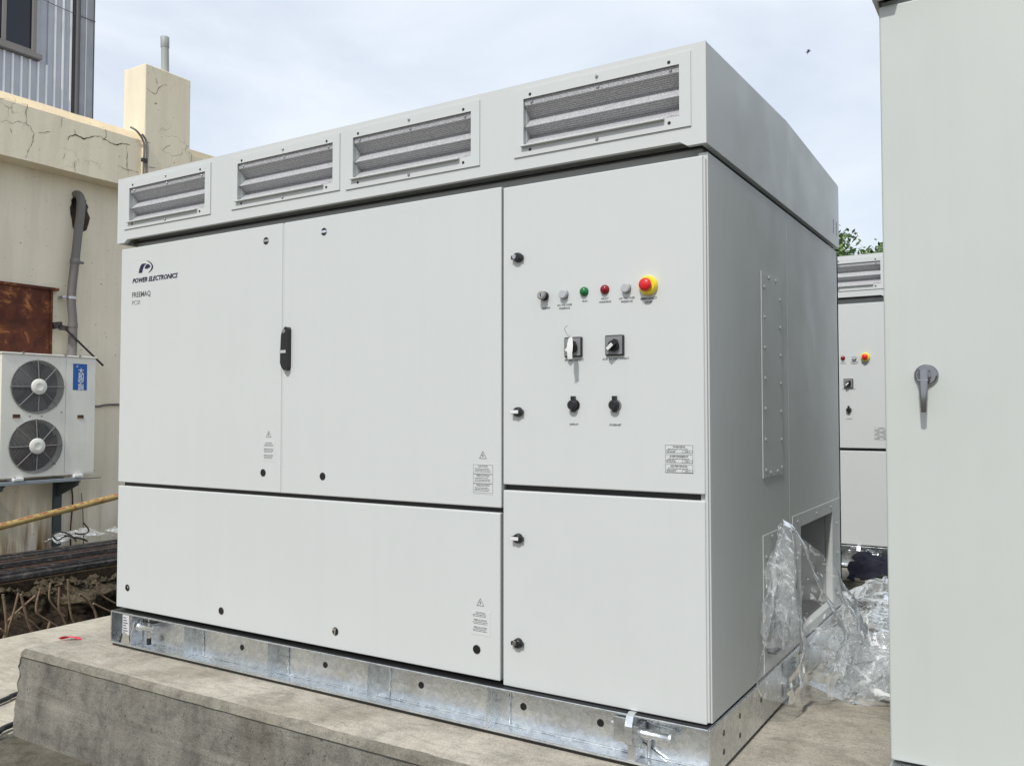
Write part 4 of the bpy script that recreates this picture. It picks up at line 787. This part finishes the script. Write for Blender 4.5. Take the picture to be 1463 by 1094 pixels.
m=MB(); m.box(-.026,-.021,wy0,wy1,wz0,wz1,DARK); obj('room_behind',m,w_)

# ------------------------------------------------------------------ steel bars, debris, rebars
random.seed(21)
kinds=['round','flat','pipe']
bars=[]
LAYERS=[(-3.84-.062*i+random.uniform(-.012,.012),-.345+random.uniform(-.006,.006)) for i in range(18)]+[(-3.90-.07*i+random.uniform(-.015,.015),-.298+random.uniform(-.008,.008)) for i in range(13)]+[(-3.99-.085*i+random.uniform(-.02,.02),-.252+random.uniform(-.008,.008)) for i in range(7)]
for i,(x,z) in enumerate(LAYERS):
    y0=random.uniform(-2.5,-.5); y1=random.uniform(5.5,7.5); k=random.choice([0,0,1,1,2]); mt=RUSTB if i in (2,8,13,20,25,28,33,36) else DKBAR
    dz=random.uniform(-.02,.03); dx=random.uniform(-.07,.07); q=MB(); r_=random.uniform(.013,.024)
    P0=Vector((0,0,0)); P1=Vector((dx,y1-y0,dz))
    if k!=1: q.cyl(P0,P1,r_,mt,10)
    else:
        w_=random.uniform(.020,.03); h_=random.uniform(.011,.02)
        vs=[p+Vector((a_,0,c_)) for p in (P0,P1) for a_,c_ in ((-w_,-h_),(w_,-h_),(w_,h_),(-w_,h_))]
        q.add(vs,[(3,2,1,0),(4,5,6,7),(0,1,5,4),(1,2,6,5),(2,3,7,6),(3,0,4,7)],mt)
        pass
    o=obj('steel_bar',q); o.location=(x,y0,z)
    lay_n=['bottom','middle','top'][0 if i<18 else 1 if i<31 else 2]; od=['first','second','third','fourth','fifth','sixth','seventh','eighth','ninth','tenth','eleventh','twelfth','thirteenth','fourteenth','fifteenth','sixteenth','seventeenth','eighteenth'][i if i<18 else i-18 if i<31 else i-31]
    tag(o,f"{'rusty brown' if mt is RUSTB else 'dark grey'} {['round','round','round','round','round'][0] if k==0 else 'flat' if k==1 else 'round'} steel bar in the {lay_n} layer of the pile, {od} from the trench",'steel bar','steel bars piled along the wall')
m=MB(); m.box(-5.4,-3.78,-4,9,-.46,-.37,SOIL); struct(obj('soil_strip',m))
for i,pl_ in enumerate(WIREPTS):
    q=MB(); q.tube(smooth_path(pl_,5),.008,DKBAR if i else RUSTB,6); tag(obj('wire_offcut',q),['rusty bent rod end sticking up from the pile of steel bars','tangled black wire looping over plastic scrap on the steel bars','looped thin wire lying in front of the tangled wire on the bars','short dark wire end lying right of the wire loop on the bars'][i],'wire','wire scraps on the steel bars')
def crumple(name,fn,nu,nv,mat,amp,fr,lab,cat,seed=0,grp=None):
    q=MB()
    def f(u,v):
        p=Vector(fn(u,v)); a_=noise.noise_vector(p*fr+Vector((seed,0,0))); b_=noise.noise_vector(p*fr*2.7+Vector((0,seed,0)))
        c_=noise.cell_vector(p*fr*1.9+a_*.8)-Vector((.5,.5,.5))
        return p+a_*amp+b_*amp*.45+c_*amp*.12
    q.grid(f,nu,nv,mat); return tag(obj(name,q),lab,cat,grp)
crumple('plastic_scrap',lambda u,v:(-4.95+.25*v,2.45+.6*u,-.20+.07*math.sin(u*3.14)*math.sin(v*3.14)),50,24,FILMW,.045,8,'crumpled clear plastic scrap on top of the steel bar pile by the wall','plastic sheet',3)
crumple('plastic_scrap',lambda u,v:(-4.8+.15*v,3.03+.13*u,-.17+.05*math.sin(u*3.14)*math.sin(v*3.14)),20,14,FILMW,.02,11,'small bright white plastic scrap at the right end of the bar pile','plastic scrap',5)
RL=['near-vertical rusty rebar at the far left of the trench, bowed slightly','rusty rebar leaning right in the trench, crossing the leftmost one','rusty rebar lying steeply across the two leftmost upright ones','long rusty rebar leaning left behind the crossed pair','low rusty rebar slanting down to the right from the crossed pair','short pale rebar stub under the bank crust left of the middle','thin rebar curving deep down the dark middle of the trench','upright rusty rebar kinked to the right in the middle of the trench','tallest upright rebar just left of the arched one','rusty rebar arched over to the right near the cabinet base','thin rebar bending down to the right closest to the cabinet','short low rebar pointing at the cabinet base frame','small rebar stub rising at the slab edge in the middle','low rebar sliver at the left picture edge by the slab','dark thin rebar curving against the far bank, deepest in shade']
for i,pl_ in enumerate(REBARS):
    q=MB(); pts=smooth_path(pl_,5); r_=[.0095,.008,.0085][i%3]
    q.tube(pts,r_,REB,8); o=obj('rebar',q); tag(o,RL[i],'rebar','bent rebars in the trench')

# ------------------------------------------------------------------ small things
m=MB(); random.seed(9); 
def tp(u,v): return (TAPE_P[0]+.085*(u-.5)+.02*v,TAPE_P[1]+.055*(v-.5)*math.sin(u*3.0+.1)+.05*u,-.008+.018*math.sin(u*3.14)*(1-v*.6)+.006*noise.noise(Vector((u*6,v*6,0))))
TAPE_P=(sum(p[0] for p in TAPE_)/5,sum(p[1] for p in TAPE_)/5)
m.grid(tp,18,8,TAPE); tag(obj('tape_scrap',m),'small crumpled pink-red tape scrap lying on the pad left of the cabinet','tape')
m=MB(); m.tube(smooth_path([(-.26,-.50,-.375),(-.30,-.38,-.372),(-.345,-.28,-.37),(-.40,.2,-.372),(-.45,1.2,-.372),(-.5,3,-.372)],6),.013,HOSE,10); tag(obj('black_cable',m),'black cable on the ground at the foot of the pad corner, nearest the camera','cable')
bpy.data.objects['black_cable'].location=(0,0,0)
m=MB(); m.tube(smooth_path([(-.60,-.55,-.374),(-.70,-.25,-.374),(-.755,-.10,-.374),(-.79,.0,-.374),(-.83,.5,-.374),(-.82,3,-.374)],6),.012,HOSE,10); tag(obj('black_cable',m),'black cable on the pale slab, the farther of the two beside the pad corner','cable')
# paper tag tied to the left rotary switch
t=thing('paper_tag','white paper tag tied with a thin wire to the left rotary switch','tag',(2.47,-.045,1.34))
q=MB()
def tg(u,v):
    w_=.0042+.0052*math.sin(min(1,v*1.35)*2.5); return (.019+(u-.5)*2*w_+.006*v,-.006-.016*math.sin(v*1.7)-.003*math.cos(u*3),-.008-.072*v)
q.grid(tg,8,16,M('paper_white',(.60,.60,.58),.7)); o=obj('tag_paper',q,t); q=MB(); q.tube(smooth_path([(-.006,.02,.034),(-.002,-.008,.020),(.010,-.012,.0),(.018,-.008,-.010)],4),.0007,DARK,5); obj('tag_wire',q,t)
# navy cloth
crumple('cloth',lambda u,v:(2.63+.6*u,3.90-.24*v-.03*math.sin(u*6),.075+.055*math.sin(min(1,u*1.3)*1.9)-.02*v+.02*math.sin(u*11+v*3)-.16*max(0,v-.45)),70,40,NAVY,.032,9,'dark navy cloth bundled on the base of the farther cabinet','cloth',8)

# ------------------------------------------------------------------ plastic wrapping
def bz(a,b,c,t): return a*(1-t)**2+b*2*t*(1-t)+c*t*t
def qp(L_,u):
    k=u*(len(L_)-1); i=min(int(k),len(L_)-2); return Vector(L_[i]).lerp(Vector(L_[i+1]),k-i)
T_=[(2.952,.690,.60),(2.948,.715,.68),(2.952,.735,.70),(2.955,.765,.69),(2.96,.80,.64)]
Mi=[(2.948,.40,.40),(3.03,.48,.42),(3.11,.66,.36),(3.16,.92,.36),(3.15,1.18,.44)]
Bo=[(2.95,.46,.13),(3.0,.62,.06),(3.05,.86,.012),(3.15,.93,.008),(3.24,1.12,.02)]
crumple('plastic_sheet',lambda u,v:bz(qp(T_,u),qp(Mi,u),qp(Bo,u),v)+Vector((.022*math.sin(u*19+v*3)*min(1,v*3)*(1.2-v*.5),.016*math.sin(u*15-v*4)*min(1,v*3),0)),200,220,FILM,.034,4.2,'clear crumpled plastic sheet hanging off the cabinet side down to the pad','plastic sheet',2)
crumple('plastic_sheet',lambda u,v:bz(qp([(2.95,.70,.66),(2.955,.75,.69),(2.96,.79,.66)],u),qp([(2.96,.50,.52),(3.0,.62,.50),(3.02,.74,.46)],u),qp([(2.95,.44,.30),(3.0,.55,.26),(3.03,.70,.30)],u),v),70,90,FILMW,.018,12,'bunched upper fold of plastic wrap caught on the cabinet side plate','plastic sheet',6)
def blob(c,r,seed,amp,fr,mat,nu,nv,q):
    C0=Vector(c)
    def f(u,v):
        a_=2*math.pi*u; b_=math.pi*(.02+.50*v); d=Vector((math.cos(a_)*math.sin(b_),math.sin(a_)*math.sin(b_),math.cos(b_)))
        p=Vector((C0.x+d.x*r[0],C0.y+d.y*r[1],C0.z+d.z*r[2])); n1=noise.noise_vector(p*fr+Vector((seed,0,0))); n2=noise.noise_vector(p*fr*2.6+Vector((0,seed,0)))
        c_=noise.cell_vector(p*fr*2.2+n1)-Vector((.5,.5,.5)); p=p+n1*amp+n2*amp*.5+c_*amp*.4; p.z=max(p.z,-.009+.002*v); return p
    q.grid(f,nu,nv,mat)
q=MB(); blob((3.28,1.50,-.01),(.36,.52,.30),1,.10,3.6,FILM,170,90,q); blob((3.25,1.45,-.01),(.30,.42,.22),7,.09,5,FILMW,110,60,q); blob((3.12,1.95,-.01),(.24,.42,.27),4,.09,4.5,FILM,90,50,q); blob((3.30,1.25,-.01),(.22,.22,.16),9,.08,6,FILMW,80,40,q)
tag(obj('plastic_heap',q),'heap of crumpled clear plastic wrap on the pad between the cabinets','plastic heap')
q=MB(); q.tube(smooth_path([(3.16,1.10,.02),(3.20,1.06,.035),(3.23,1.045,.02),(3.27,1.03,.012),(3.33,1.05,.015),(3.45,1.1,.02)],6),[.016,.018,.02,.018,.014]+[.015]*26,FILMW if False else WHITE,10); tag(obj('white_strap',q),'twisted white wrapping strap at the foot of the plastic heap','strap')

# ------------------------------------------------------------------ tree and bird
t=thing('leafy_tree','green leafy tree top showing above the farther cabinet','tree',(1.45,9.2,-.4))
q=MB(); q.tube([(0,0,0),(.05,.02,1.3),(-.02,0,2.3),(.1,.1,3.1)],[.11,.09,.065,.03],BARK,10); obj('trunk',q,t)
random.seed(31); q=MB()
for k in range(7): a_=random.uniform(0,6.3); q.tube([(0,0,1.5+.2*k),(math.cos(a_)*.4,math.sin(a_)*.4,2.1+.2*k),(math.cos(a_)*.8,math.sin(a_)*.8,2.5+.18*k)],[.04,.03,.012],BARK,6)
obj('branches',q,t); q=MB()
cl=[(random.uniform(-1.1,.75),random.uniform(-.9,.9),random.uniform(2.2,3.35)) for _ in range(34)]+[(.14,-.3,3.5),(.30,-.2,3.42),(.55,-.3,3.36),(.68,-.3,3.42),(.10,0,3.72),(.42,-.2,3.30)]
for c_ in cl:
    for _ in range(90 if c_ in cl[:34] else 240):
        p=Vector(c_)+Vector((random.gauss(0,.11),random.gauss(0,.11),random.gauss(0,.085))); a_=Vector((random.gauss(0,1),random.gauss(0,1),random.gauss(0,.5))).normalized(); b_=a_.cross(Vector((random.gauss(0,1),random.gauss(0,1),random.gauss(0,1)))).normalized(); s_=random.uniform(.025,.05)
        q.add([p-a_*s_,p+b_*s_*.45,p+a_*s_,p-b_*s_*.45],[(0,1,2,3)],LEAF if random.random()<.65 else LEAF2)
obj('crown',q,t)
t=thing('bird','tiny dark bird flying high in the sky right of the main cabinet roof','bird',(-3.434,30,14.54))
q=MB(); q.tube([(-.10,0,-.02),(-.04,0,0),(.04,0,.01),(.09,0,.02)],[.008,.024,.022,.008],BLACK,8); obj('body',q,t)
for s_ in (1,-1): q=MB(); q.add([(-.03,0,.005),(.04,0,.01),(.01+.03*s_,.02,.07*s_+.02),(-.06,.04,.10*s_)],[(0,1,2,3)],BLACK); obj('wing',q,t)
